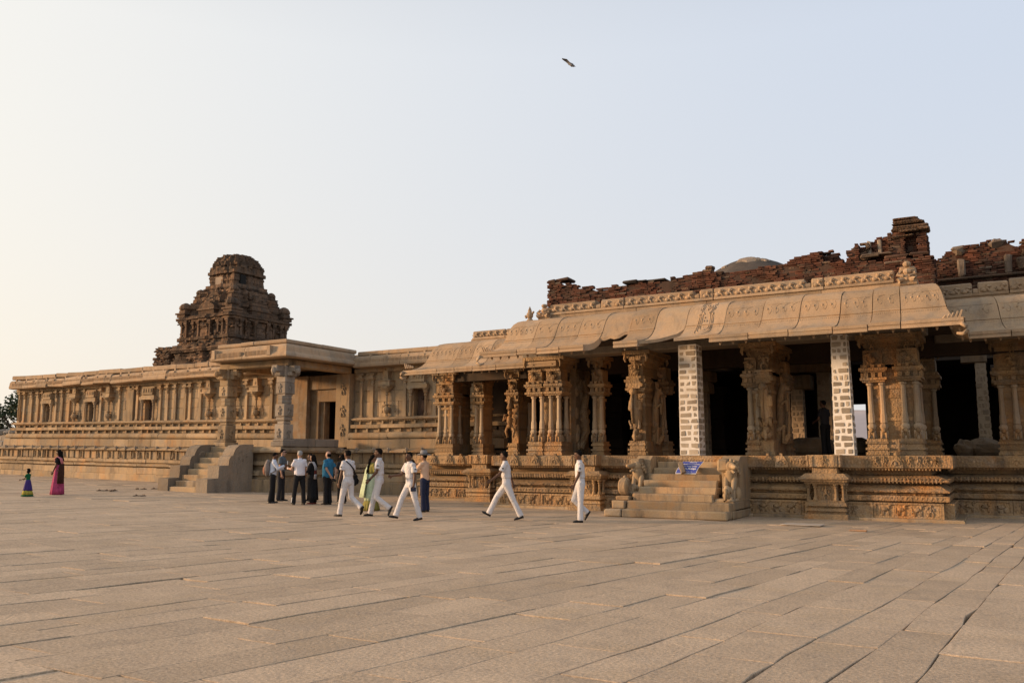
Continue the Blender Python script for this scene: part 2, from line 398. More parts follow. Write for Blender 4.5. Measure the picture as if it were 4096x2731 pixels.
def hall_plinth(x0, x1):
    a, b, n = (x0, HY), (x1, HY), (0, -1)
    R_ = lambda nm, pr, seg, jit=.014: run(HALL, nm, SAND, pr, a, b, n, 0, 0, seg, warp=hw, jit=jit)
    R_('plinth_stone', [(-.1, 1.68), (1.1, 1.68), (1.25, 1.70), (1.26, 1.76), (1.12, 1.84), (1.0, 1.87), (-.1, 1.87)], 1.5, .02)
    R_('plinth_stone', band(1.24, 1.69, 1.0), 1.6); R_('plinth_stone', band(1.06, 1.235, 1.14), 1.8); R_('plinth_stone', band(.98, 1.065, 1.0), 2.5)
    R_('plinth_stone', band(.87, .985, 1.22), 1.9); R_('plinth_stone', band(.80, .875, 1.05), 2.5); R_('plinth_stone', band(.48, .805, 1.3), 2.0)
    R_('plinth_stone', band(-.1, .485, 1.36), 2.2)
    mb = MB(); x = x0+.1
    while x < x1:
        w = rnd(.07, .12); mb.box(x, x+w, HY-1.05, HY-.98, 1.245, 1.685)
        if random.random() < .45:
            mb.tube([(x+.25, HY-1.02, 1.3), (x+.27, HY-1.02, 1.45), (x+.25, HY-1.02, 1.6)], [.09, .06, .035], 6)
        x += rnd(.42, .62)
    hpart('carved_strip', mb, SAND, HALL, stuff=True)
    x = x0+.3
    while x < x1:
        mb = MB(); y = HY-1.22; mb.ell((x, y, 1.83), (.09, .08, .07), None, 7, 5); mb.ell((x, y-.05, 1.86), (.055, .06, .06), None, 6, 5); mb.tube([(x, y-.03, 1.8), (x, y-.03, 1.7)], [.04, .03], 5)
        hpart('carved_nub', mb, GREY, HALL); x += rnd(.7, 1.0)
hall_courses(XL, -28.9, 1, 0); hall_courses(-25.05, XR, 0, 0)
hall_plinth(-66, -29.3); hall_plinth(-25.0, -18.2)
# wall of ashlar blocks, leaving the niches open
NICHES = [(-49.13, -48.5), (-44.9, -44.25), (-39.9, -39.1), (-21.75, -21.1)]
def wall_blocks(x0, x1):
    zs = [(3.27, 3.95), (3.95, 4.45), (4.45, 4.95), (4.95, 5.45)]
    for (z0, z1) in zs:
        xs = cuts(x0, x1, 1.15, .4)
        for i in range(len(xs)-1):
            a, b = xs[i]+.004, xs[i+1]-.004
            segs = [(a, b)]
            if z0 < 4.4:
                for n0, n1 in NICHES:
                    segs = [s_ for (p, q) in segs for s_ in ([(p, q)] if q <= n0 or p >= n1 else [(p, n0), (n1, q)]) if s_[1]-s_[0] > .04]
            for p, q in segs:
                mb = MB(); mb.stone(p, q, HY+rnd(-.008, .008), HY+.3, z0+.003, z1-.003, .012, .005); hpart('wall_stone', mb, SAND, HALL)
wall_blocks(XL, -29.0); wall_blocks(-25.1, XR)
mb = MB(); mb.box(XL+.1, -28.0, HY+.36, HY+13, 0, 5.9); mb.box(-28.0, -25.0, HY+3, HY+13, 0, 5.9); mb.box(-25.0, XR-.05, HY+.36, HY+13, 0, 5.9)
mb.box(-28.0, -25.0, HY+.36, HY+3, 5.0, 5.9); hpart('inner_wall', mb, SHADE, HALL)
for n0, n1 in NICHES:
    c = (n0+n1)/2; w = n1-n0
    mb = MB(); y = HY
    mb.box(n0-.22, n1+.22, y-.26, y+.02, 4.46, 4.62, .0, .0); mb.box(n0-.14, n1+.14, y-.2, y+.02, 4.62, 4.7); mb.box(n0-.05, n1+.05, y-.24, y+.02, 4.74, 5.1)
    mb.box(n0-.02, n1+.02, y-.16, y+.02, 4.70, 4.75); mb.box(n0-.1, n1+.1, y-.16, y+.02, 5.1, 5.2)
    for i in range(4):
        xx = lerp(n0, n1, (i+.5)/4); mb.box(xx-.05, xx+.05, y-.275, y-.235, 4.88, 5.06)
    nm = hpart('wall_niche', mb, SAND, HALL)
    for xx in (n0-.08, n1+.08):
        mb = MB(); mb.lathe([(.085, 3.28), (.085, 3.4), (.06, 3.44), (.055, 4.1), (.09, 4.16), (.06, 4.22), (.11, 4.3), (.11, 4.36), (.15, 4.4), (.15, 4.46)], xx, HY-.13, 8); hpart('niche_column', mb, SAND, nm)
    mb = MB(); mb.ell((c, HY+.25, 3.7), (.16, .1, .3), None, 8, 6); mb.ell((c, HY+.22, 4.08), (.09, .08, .1), None, 8, 6); mb.box(n0, n1, HY+.3, HY+.36, 3.27, 4.46); hpart('niche_back', mb, MORTAR, nm)
# pilasters: one mesh shared by all of them
mb = MB(); w = .085
mb.box(-.11, .11, -.12, .02, 0, .1); mb.box(-w, w, -.1, .02, .1, 1.42); mb.lathe([(.085, 1.42), (.07, 1.47), (.105, 1.54), (.07, 1.6), (.075, 1.63), (.135, 1.7), (.15, 1.73)], 0, -.05, 8)
mb.box(-.16, .16, -.2, .02, 1.73, 1.79); mb.box(-.09, .09, -.16, .02, 1.79, 1.9); mb.box(-.2, .2, -.19, .02, 1.9, 1.98); mb.lathe([(.05, 1.63), (.09, 1.64)], 0, -.06, 8)
PIL = mesh_of('pilaster', mb, SAND)
px = [-51.86, -51.35, -50.59, -49.91, -49.45, -48.06, -47.46, -46.76, -45.28, -43.75, -42.08, -41.02, -40.5, -38.58, -38.0, -37.35, -36.57, -36.19, -35.39, -33.6, -32.02, -30.28, -24.66, -24.03, -22.2, -20.6, -19.95, -19.0, -18.2]
for x in px:
    link('pilaster', PIL, HALL, (x, HY, hw(x, 0, 3.27)[2]))
# big shadowed pier between the two builds
for x in (-40.95,):
    mb = MB(); mb.box(-41.3, -40.75, HY-.16, HY+.1, 3.28, 5.45); hpart('pilaster', mb, SAND, HALL)
# vase pilasters carrying little pavilions
mb = MB()
mb.lathe([(.09, 0), (.09, .05), (.05, .1), (.13, .17), (.18, .27), (.15, .37), (.06, .44), (.12, .5), (.05, .56), (.045, .9), (.09, .95), (.05, 1.0), (.16, 1.14), (.27, 1.22), (.30, 1.30)], 0, -.14, 10)
mb.box(-.37, .37, -.42, .02, 1.30, 1.38); mb.box(-.31, .31, -.36, .02, 1.38, 1.54); mb.box(-.37, .37, -.4, .02, 1.54, 1.58); mb.box(-.17, .17, -.26, .02, 1.58, 2.0, .05, 0); mb.ell((0, -.24, 1.74), (.09, .05, .1), None, 8, 6)
for k in (-1, 1):
    for i in range(3): mb.ell((k*(.26+.05*i), -.02, .55-.14*i), (.07, .035, .12), None, 6, 5)
PAN = mesh_of('vase_pilaster', mb, SAND)
for x in [-46.07, -42.91, -34.65, -32.74, -31.25, -23.14]: link('vase_pilaster', PAN, HALL, (x, HY, hw(x, 0, 3.30)[2]))
# beam, cornice and roof stones
run(HALL, 'beam_stone', SAND, band(5.28, 5.47, .16), (XL, HY), (-29.1, HY), (0, -1), 1, 0, 1.8, warp=hw); run(HALL, 'beam_stone', SAND, band(5.28, 5.47, .16), (-25.0, HY), (XR, HY), (0, -1), 0, 0, 1.8, warp=hw)
KAP = [(-.2, 5.46), (.5, 5.44), (.70, 5.46), (.73, 5.48), (.74, 5.58), (.71, 5.68), (.70, 5.80), (.65, 5.90), (.56, 5.96), (.3, 5.99), (-.2, 5.99)]
def cornice(x0, x1, seg, jit, m1=0):
    os_ = run(HALL, 'cornice_stone', EAVE, KAP, (x0, HY), (x1, HY), (0, -1), 0, m1, seg, .012, jit, hw)
    return os_
cornice(XL, -29.4, 1.5, .05); cornice(-24.6, XR, 2.1, .012)
mb = MB(); x = XL+.4
while x < XR-.3:
    if not (-29.8 < x < -24.2):
        w = .2; y = HY-.66
        mb.box(x, x+w, y-.06, y+.05, 5.6, 5.88, .02, 0); mb.box(x+.05, x+w-.05, y+.06, y+.16, 5.88, 6.03)
    x += rnd(.7, 1.3)
hpart('cornice_ornaments', mb, EAVE, HALL, stuff=True)
mb = MB(); x = XL+.3
while x < XR-.3:
    if not (-29.8 < x < -24.2): mb.box(x, x+.035, HY-.735, HY-.6, 5.62, 5.78)
    x += .075
hpart('fine_ribs', mb, EAVE, HALL, stuff=True)
run(HALL, 'roof_stone', EAVE, band(5.995, 6.24, .56, -.5, .04), (XL, HY), (-29.2, HY), (0, -1), 0, 0, 1.5, .01, .035, hw); run(HALL, 'roof_stone', EAVE, band(6.0, 6.2, .44, -.5, .04), (-24.6, HY), (XR, HY), (0, -1), 0, 0, 2.0, .01, .012, hw)
mb = MB(); mb.box(XL, XR, HY+.1, HY+13.2, 5.9, 6.12); hpart('roof_slab', mb, GREY, HALL)
mb = MB(); mb.box(XL, XL+.2, HY-.1, HY+13, 0, 5.9); hpart('end_wall', mb, SAND, HALL)

# ---- porch
PORCH = thing('temple_porch', 'square stone porch with two front pillars, thick cornice and a dark doorway', 'porch', (-27, 26, .1))
py0, py1 = 24.5, 28.0; pa, pb = -29.25, -25.1
zP = 1.95
for nm, pr, seg in (('base_stone', [(-.1, 1.7), (.02, 1.7), (.1, 1.72), (.12, 1.8), (.02, 1.9), (-.08, 1.95), (-.2, 1.95)], 1.5), ('base_stone', band(1.35, 1.70, -.25), 1.8), ('base_stone', band(1.18, 1.36, -.12), 1.6), ('base_stone', band(1.0, 1.18, -.28), 1.8),
                    ('base_stone', torus(.78, 1.0, -.08), 1.5), ('base_stone', band(.62, .79, -.2), 1.9), ('base_stone', band(-.05, .63, .06), 1.4)):
    pr = [(-.5 if i in (0, len(pr)-1) else q, z) for i, (q, z) in enumerate(pr)]
    run(PORCH, nm, SAND, pr, (pa, py0), (pb, py0), (0, -1), 0, 1, seg); run(PORCH, nm, SAND, pr, (pb, py0), (pb, py1+.2), (1, 0), 1, 0, seg)
mb = MB(); mb.box(pa, pb-.3, py0+.4, HY+.6, 0, zP-.005); part('porch_floor', mb, GREY, PORCH)
for y0, y1 in ((25.25, 26.5), (26.52, 27.95)):
    mb = MB(); mb.stone(pb-.35, pb-.02, y0, y1, zP, 2.28); part('curb_stone', mb, GREY, PORCH)
def porch_pillar(x0, y0, w, mat):
    mb = MB(); x1, y1 = x0+w, y0+w; z = zP
    def blk(z0, z1, e, jit=.006): mb.stone(x0-e, x1+e, y0-e, y1+e, z0, z1, .025, jit)
    blk(z, z+.2, .12); blk(z+.2, z+.3, .07); blk(z+.3, z+.92, .02); blk(z+.92, z+1.06, -.05); blk(z+1.06, z+1.22, 0); blk(z+1.22, z+1.75, .02)
    mb.lathe([(w*.56, z+1.75), (w*.6, z+1.82), (w*.56, z+1.9), (w*.6, z+1.98), (w*.56, z+2.08)], x0+w/2, y0+w/2, 8); blk(z+2.08, z+2.16, -.02); blk(z+2.16, z+2.62, .03); blk(z+2.62, z+2.9, .02)
    p = part('porch_pillar', mb, mat, PORCH)
    for zz in (z+.35, z+1.28, z+2.2):
        for s_ in (0, 1):
            mb = MB(); dancer(mb, 0, 0, 0, .36, rnd(-1, 1) > 0 and 1 or -1, .035)
            for i, q in enumerate(mb.v): mb.v[i] = (x0+w/2+q[0], y0-.03+q[1], zz+q[2]) if s_ == 0 else (x1+.03-q[1], y0+w/2+q[0], zz+q[2])
            part('carved_figure', mb, mat, p, smooth=True)
    for dx, dy in ((-1, 0), (1, 0), (0, -1), (0, 1)):                      # corbel arms
        mb = MB(); c = (x0+w/2, y0+w/2); L = w/2+.42
        for k, (r0, r1, z0, z1) in enumerate(((w/2-.02, L*.72, z+2.9, z+3.08), (w/2-.02, L, z+3.06, z+3.32))):
            hwid = w*.36; a = (c[0]+dx*r0, c[1]+dy*r0); b = (c[0]+dx*r1, c[1]+dy*r1); ox, oy = abs(dy)*hwid, abs(dx)*hwid
            mb.stone(min(a[0], b[0])-ox, max(a[0], b[0])+ox, min(a[1], b[1])-oy, max(a[1], b[1])+oy, z0, z1, .03, .004)
        mb.ell((c[0]+dx*L, c[1]+dy*L, z+3.1), (.12, .12, .14), None, 8, 6)
        part('corbel', mb, mat, p)
    mb = MB(); mb.stone(x0-.03, x1+.03, y0-.03, y1+.03, z+2.9, z+3.33, .02, .004); part('capital', mb, mat, p)
porch_pillar(-29.1, 24.7, .5, SAND); porch_pillar(-25.68, 24.7, .5, GREY)
mb = MB(); mb.stone(-29.2, -25.1, 24.72, 25.2, 5.28, 5.55); part('beam_stone', mb, SAND, PORCH); mb = MB(); mb.stone(-25.65, -25.13, 25.22, 28.7, 5.28, 5.55); part('beam_stone', mb, SAND, PORCH)
mb = MB(); mb.stone(-29.2, -28.7, 25.22, 28.7, 5.28, 5.55); part('beam_stone', mb, SAND, PORCH)
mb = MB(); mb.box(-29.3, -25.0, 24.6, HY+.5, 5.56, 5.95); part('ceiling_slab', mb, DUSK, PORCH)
PK = [(-.4, 5.57), (.25, 5.56), (.52, 5.56), (.56, 5.60), (.54, 5.68), (.45, 5.8), (.42, 5.98), (.36, 6.1), (.2, 6.14), (-.4, 6.14)]
run(PORCH, 'cornice_stone', EAVE, PK, (-29.0, 24.55), (-25.05, 24.55), (0, -1), 0, 1, 1.6, .01, .012); run(PORCH, 'cornice_stone', EAVE, PK, (-25.05, 24.55), (-25.05, 28.35), (1, 0), 1, 0, 1.9, .006, .008)
run(PORCH, 'roof_stone', EAVE, band(6.13, 6.3, .34, -.6, .04), (-28.8, 24.55), (-25.05, 24.55), (0, -1), 0, 1, 1.1, .008, .02); run(PORCH, 'roof_stone', EAVE, band(6.13, 6.3, .34, -.6, .04), (-25.05, 24.55), (-25.05, 28.5), (1, 0), 1, 0, 1.7, .008, .01)
mb = MB(); mb.box(-28.8, -25.6, 25.1, HY+.6, 5.94, 6.2); part('roof_slab', mb, GREY, PORCH)
mb = MB()
for i in range(44):
    x = -28.6+i*.075
    if abs(x+27) > .12 and x < -25.5: mb.box(x, x+.035, 24.0, 24.2, 5.7, 5.88)
for xx in (-28.9, -25.6): mb.box(xx, xx+.22, 23.98, 24.2, 5.66, 6.05, .03, 0)
part('fine_ribs', mb, EAVE, PORCH, stuff=True)
# doorway
DO = MB(); y = HY-.18
DO.stone(-29.0, -27.75, y-.1, y+.5, zP, 5.28, .02, .004); DO.stone(-27.72, -27.2, y+.12, y+.6, zP, 5.28); DO.stone(-27.2, -26.95, y+.25, y+.6, zP, 4.1)
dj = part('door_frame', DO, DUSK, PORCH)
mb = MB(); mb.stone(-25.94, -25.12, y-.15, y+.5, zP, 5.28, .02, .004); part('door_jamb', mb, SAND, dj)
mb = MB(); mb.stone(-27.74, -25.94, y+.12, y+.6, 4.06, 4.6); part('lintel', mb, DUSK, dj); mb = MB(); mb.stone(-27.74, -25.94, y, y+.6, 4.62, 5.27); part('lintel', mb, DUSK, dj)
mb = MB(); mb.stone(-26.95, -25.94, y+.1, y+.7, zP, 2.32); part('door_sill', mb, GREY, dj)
for zz in (2.45, 3.3, 4.3):
    mb = MB(); dancer(mb, -25.5, y-.17, zz, .5, 1, .04); part('carved_figure', mb, SAND, dj, smooth=True)

# ---- stairway of the porch
ST = thing('stone_stairway', 'worn granite stairway with curled grey side walls climbing to the porch', 'stairs', (-28.1, 23.2, .12))
g0 = .13; n = 8
for i in range(n):
    mb = MB(); mb.stone(-28.92, -27.28, 22.25+.28*i, 22.25+.28*(i+1)+.25, g0 if i == 0 else g0+.228*i-.02, g0+.228*(i+1), .02, .006); part('step', mb, SAND, ST)
pf = [(22.2, 0), (22.2, .68), (22.72, .7), (22.74, 1.18), (23.2, 1.2), (23.22, 1.42), (23.3, 1.55), (23.42, 1.6), (23.46, 1.72), (23.55, 1.88), (23.72, 2.0), (23.95, 2.04), (24.46, 2.04), (24.46, 0)]
for a, b in ((-29.55, -28.94), (-27.26, -26.62)):
    mb = MB(); mb.prismx(pf, a, b, 0); o = part('side_wall', mb, GREYW, ST)
    mb = MB()
    for t in range(14):
        ang = t*.5; r = .07+.016*t; mb.ell((b+.005, 23.85+r*cos(ang), 1.62+r*sin(ang)), (.015, .045, .045), None, 6, 4)
    part('carved_scroll', mb, GREYW, o)
# ------------------------------------------------------------------ pillared hall on the right
MH = thing('pillared_hall', 'richly carved open granite hall with clustered columns, curved overhanging eaves and figured plinth', 'temple', (-7, 24, 0))
MY, WY = 22.9, 25.3; MX0, MX1 = -13.7, -1.2; WX0, WX1 = -18.6, 6.0; ZT = 1.6
def plan(name, prof, seg=1.7, mat=CARV, jit=.006):
    r = []
    for A, B, n, a, b in (((WX0, WY), (MX0, WY), (0, -1), 1, -1), ((MX0, MY), (MX1, MY), (0, -1), 1, 1), ((MX1, MY), (MX1, WY), (1, 0), 1, -1), ((MX1, WY), (WX1, WY), (0, -1), -1, 0), ((MX0, WY), (MX0, MY), (-1, 0), -1, 1)):
        r += run(MH, name, mat, prof, A, B, n, a, b, seg, .004, jit)
    return r
RUNS = (((WX0, WY), (MX0, WY), (0, -1)), ((MX0, MY), (MX1, MY), (0, -1)), ((MX1, MY), (MX1, WY), (1, 0)), ((MX1, WY), (WX1, WY), (0, -1)))
plan('base_stone', band(-.05, .07, .42, -.2), 2.2, SAND); 
plan('plinth_course', band(.47, .61, .13, -.2), 1.9); plan('plinth_course', band(.44, .475, .0, -.2), 3)
plan('plinth_course', band(.61, .69, -.02, -.3), 2.2)
plan('plinth_course', [(-.3, .685), (.12, .685), (.14, .71), (.06, .76), (-.04, .82), (-.1, .86), (-.3, .86)], 1.9)
plan('plinth_course', band(.86, .94, -.22, -.4), 2.4)
plan('plinth_course', [(-.4, .935), (.1, .935), (.14, .96), (.13, 1.0), (.0, 1.05), (-.1, 1.09), (-.16, 1.10), (-.4, 1.10)], 1.7)
plan('plinth_course', band(1.10, 1.275, -.26, -.45), 2.2)
plan('plinth_course', [(-.45, 1.27), (.2, 1.27), (.24, 1.29), (.24, 1.56), (.2, 1.59), (-.45, 1.59)], 1.6)
mb = MB(); mb.box(WX0+.3, WX1, WY+.42, 44, 0, 1.585); mb.box(MX0+.45, MX1-.45, MY+.42, WY+.5, 0, 1.583); part('floor_slab', mb, SHADE, MH)
mb = MB(); mr = MB(); md = MB()
for A, B, n in RUNS:
    teeth(mb, A, B, n, .2, 1.225, 1.275, .075, .05, .06)            # drops below the top course
    teeth(mr, A, B, n, .17, .915, 1.03, .088, .05, .09)               # rounded ribs
    teeth(md, A, B, n, .255, 1.38, 1.47, .085, .055, .02)
    teeth(md, A, B, n, .245, 1.52, 1.56, .07, .05, .02)
    teeth(mb, A, B, n, .03, .61, .69, .42, .1, .1)                    # little posts over the slots
    teeth(md, A, B, n, .145, .51, .575, .11, .06, .015)
    teeth(md, A, B, n, .15, .685, .735, .42, .11, .05)
part('carved_drops', mb, CARV, MH, stuff=True); part('carved_ribs', mr, CARV, MH, stuff=True); part('carved_dentils', md, CARV, MH, stuff=True)
# frieze panels of horses and grooms
HM = MB(); horse(HM, 0, 0, 0, .30, 1); HORSE = mesh_of('carved_horse', HM, CARV, True)
DM = [MB(), MB()]; dancer(DM[0], 0, 0, 0, .28); dancer(DM[1], 0, 0, 0, .27, -1); DANC = [mesh_of('carved_figure', q, CARV, True) for q in DM]
def frieze(A, B, n, d=.16, z0=.07, z1=.44):
    A, B, n = Vector(A), Vector(B), Vector(n); t = B-A; L = t.length; t /= L; ang = math.atan2(t.y, t.x)
    ks = cuts(0, L, 1.5, .2)
    for i in range(len(ks)-1):
        s0, s1 = ks[i], ks[i+1]; w = s1-s0-.01
        mb = MB(); mb.box(0, w, -.02, .5, z0, z1-.002); mb.box(0, w, -.05, -.018, z0, z0+.05); mb.box(0, w, -.05, -.018, z1-.045, z1-.002); mb.box(0, .06, -.049, -.017, z0+.05, z1-.045); mb.box(w-.06, w, -.049, -.017, z0+.05, z1-.045)
        p = A+t*s0+n*d; o = link('frieze_panel', mesh_of('frieze_panel', mb, CARV), MH, (p.x, p.y, 0), ang)
        x = .2
        while x < w-.16:
            hs = random.random() < .55
            if hs and x > w-.32: break
            c = link('carved_horse' if hs else 'carved_figure', HORSE if hs else random.choice(DANC), o)
            q = p+t*(x+(.06 if hs else 0))-n*(-.022); c.matrix_parent_inverse = wmat(o).inverted(); c.location = (q.x, q.y, z0+.05); c.rotation_euler = (0, 0, ang)
            x += .36 if hs else .2
for A, B, n in RUNS: frieze(A, B, n)
# carved arches on the top course
def kudu(x, y, n=(0, -1), w=.34):
    mb = MB(); z = 1.3
    pr = [(-w/2, 0), (-w*.46, .12), (-w*.36, .17), (-w*.3, .24), (-w*.12, .30), (w*.12, .30), (w*.3, .24), (w*.36, .17), (w*.46, .12), (w/2, 0)]
    mb.loft([[(px, -.05, pz) for px, pz in pr], [(px, .03, pz) for px, pz in pr]])
    for i in range(9):
        a = pi*i/8; mb.ell((.09*cos(a), -.055, .1+.09*sin(a)), (.03, .025, .03), None, 5, 4)
    mb.ell((0, -.055, .1), (.035, .03, .06), None, 6, 5); mb.box(-.03, .03, -.06, .03, .3, .36)
    return mb
KU = mesh_of('carved_arch', kudu(0, 0), CARV)
for x, y in [(-17.9, WY), (-17.2, WY), (-16.7, WY), (-13.1, MY), (-12.35, MY), (-11.65, MY), (-5.3, MY), (-4.95, MY), (-2.2, MY), (.4, WY), (1.3, WY)]: link('carved_arch', KU, MH, (x, y-.245, 1.29))
dm = MB()
for i in range(7): dancer(dm, -2.65+.19*i, MY-.26, 1.33, .23, 1 if i % 2 else -1, .03)
for i in range(3): dancer(dm, -1.3+.0*i, MY-.26, 1.33, .22)
part('carved_dancers', dm, CARV, MH, smooth=True, stuff=True)
# miniature shrines set against the plinth
def minishrine(cx, fy):
    mb = MB(); B = lambda w, d, z0, z1, k=0: mb.cbox(0, .35-d/2, w, d, z0, z1, k, k)
    B(1.05, .72, 0, .07); B(1.02, .70, .07, .13); B(.92, .62, .13, .2); B(1.0, .68, .2, .27, .02); B(.88, .6, .27, .33); B(1.02, .7, .33, .42, .02); B(.9, .6, .42, .47)
    B(.52, .5, .47, .93); B(.98, .66, .88, .93); B(1.08, .74, .93, 1.0, -.03); B(1.2, .82, 1.0, 1.05); B(1.14, .78, 1.05, 1.14, .1); B(.6, .6, 1.14, 1.29); 
    o = link('miniature_shrine', mesh_of('miniature_shrine', mb, CARV), MH, (cx, fy, 0))
    def sub(nm, m):
        c = link(nm, mesh_of(nm, m, CARV), o); c.matrix_parent_inverse = wmat(o).inverted(); c.location = (cx, fy, 0)
    for x, y in ((-.42, -.2), (-.25, -.22), (.25, -.22), (.42, -.2), (.45, .0), (-.45, .0)):
        m = MB(); m.lathe([(.06, .47), (.06, .52), (.035, .55), (.032, .76), (.06, .79), (.035, .82), (.075, .85), (.075, .89)], x, y, 7); sub('little_column', m)
    m = MB(); m.loft([[(px, -.17, z) for px, z in ((-.12, .47), (-.12, .75), (-.08, .83), (0, .87), (.08, .83), (.12, .75), (.12, .47))], [(px, -.1, z) for px, z in ((-.12, .47), (-.12, .75), (-.08, .83), (0, .87), (.08, .83), (.12, .75), (.12, .47))]]); dancer(m, 0, -.19, .5, .33); sub('niche_figure', m)
    m = MB(); m.stone(-.42, .42, -.36, .3, 1.30, 1.61, .02, .004); dancer(m, 0, -.38, 1.33, .26)
    for k in (-1, 1): m.box(k*.3-.04, k*.3+.04, -.39, -.34, 1.31, 1.58); m.box(k*.39-.02, k*.39+.02, -.385, -.34, 1.31, 1.59)
    sub('top_block', m)
for cx, fy in ((-15.8, WY-.2), (-10.55, MY-.22), (-3.85, MY-.22)): minishrine(cx, fy)

# ---- clustered pillars
COLM = MB(); COLM.box(-.1, .1, -.1, .1, 0, .22); 
for p in ((.085, .22), ): pass
COLM.lathe([(.07, .22), (.1, .27), (.12, .33), (.09, .39), (.06, .42)], 0, 0, 8); COLM.lathe([(.092, .42), (.086, .62), (.07, .70), (.064, 1.32), (.06, 1.40), (.09, 1.43), (.095, 1.47), (.06, 1.5), (.075, 1.53)], 0, 0, 8)
COLMESH = mesh_of('colonnette', COLM, COLS)
def colonnette(P, x, y, z=2.03, s=1.):
    c = link('colonnette', COLMESH, P, (x, y, z)); c.scale = (1, 1, s)
    mb = MB()                                                        # squatting lion that carries it
    return c
def unit_base(mb, x0, x1, y0, y1, z=ZT):
    f = lambda e, a, b: mb.box(x0-e, x1+e, y0-e, y1+e, z+a, z+b)
    f(.03, 0, .08); f(-.01, .08, .14); f(.03, .14, .2); f(-.02, .2, .3); f(.02, .3, .36); f(-.01, .36, .44)
def unit_top(mb, x0, x1, y0, y1, z=3.53):
    f = lambda e, a, b: mb.box(x0-e, x1+e, y0-e, y1+e, z+a, z+b)
    f(.02, 0, .06); f(.07, .05, .12); f(-.04, .12, .26); f(.05, .26, .30); f(.09, .30, .38); f(.04, .38, .47); f(-.02, .47, .8)
    w = (x1-x0)
    for k in range(3):
        xx = x0+w*(k+.5)/3
        mb.box(xx-.05, xx+.05, y0-.06, y0+.02, z+.13, z+.25); mb.box(xx-.045, xx+.045, y0-.12, y0-.02, z+.39, z+.46)
    d = y1-y0
    for k in range(3):
        yy = y0+d*(k+.5)/3; mb.box(x1-.02, x1+.06, yy-.05, yy+.05, z+.13, z+.25); mb.box(x0-.06, x0+.02, yy-.05, yy+.05, z+.13, z+.25)
def yali(P, x, y, z0, z1, face=(0, -1), s=1.):
    """rearing lion-beast carved on the face of a pillar"""
    H = z1-z0; mb = MB()
    # local: u across, v outwards, z up
    def T(u, v, z): 
        fx, fy = face; return (x+u*(-fy)*s+fx*v*s, y+u*fx*s+fy*v*s, z0+z*H)
    def cp(a, r0, b, r1): mb.cap(T(*a), r0*s, T(*b), r1*s, 7)
    cp((0, .05, .02), .16, (0, .16, .22), .17); cp((0, .16, .22), .17, (0, .2, .5), .19); cp((0, .2, .5), .19, (0, .26, .70), .16)
    cp((0, .26, .70), .15, (0, .36, .80), .17); cp((0, .36, .80), .14, (0, .55, .76), .08); cp((-.09, .3, .85), .07, (-.11, .28, .93), .04); cp((.09, .3, .85), .07, (.11, .28, .93), .04)
    for k in (-1, 1):
        cp((k*.12, .26, .55), .08, (k*.14, .5, .6), .06); cp((k*.14, .5, .6), .055, (k*.13, .5, .47), .06)
        cp((k*.12, .12, .2), .11, (k*.15, .34, .25), .08); cp((k*.15, .34, .25), .07, (k*.14, .3, .04), .06); cp((k*.14, .3, .03), .06, (k*.14, .42, .02), .05)
    cp((0, .5, .7), .06, (0, .56, .45), .05); cp((0, .56, .45), .05, (.02, .5, .15), .06)       # trunk hanging down to a small elephant
    cp((.0, .36, .06), .15, (.0, .5, .12), .1)
    return part('yali_statue', mb, CARV, P, smooth=True)
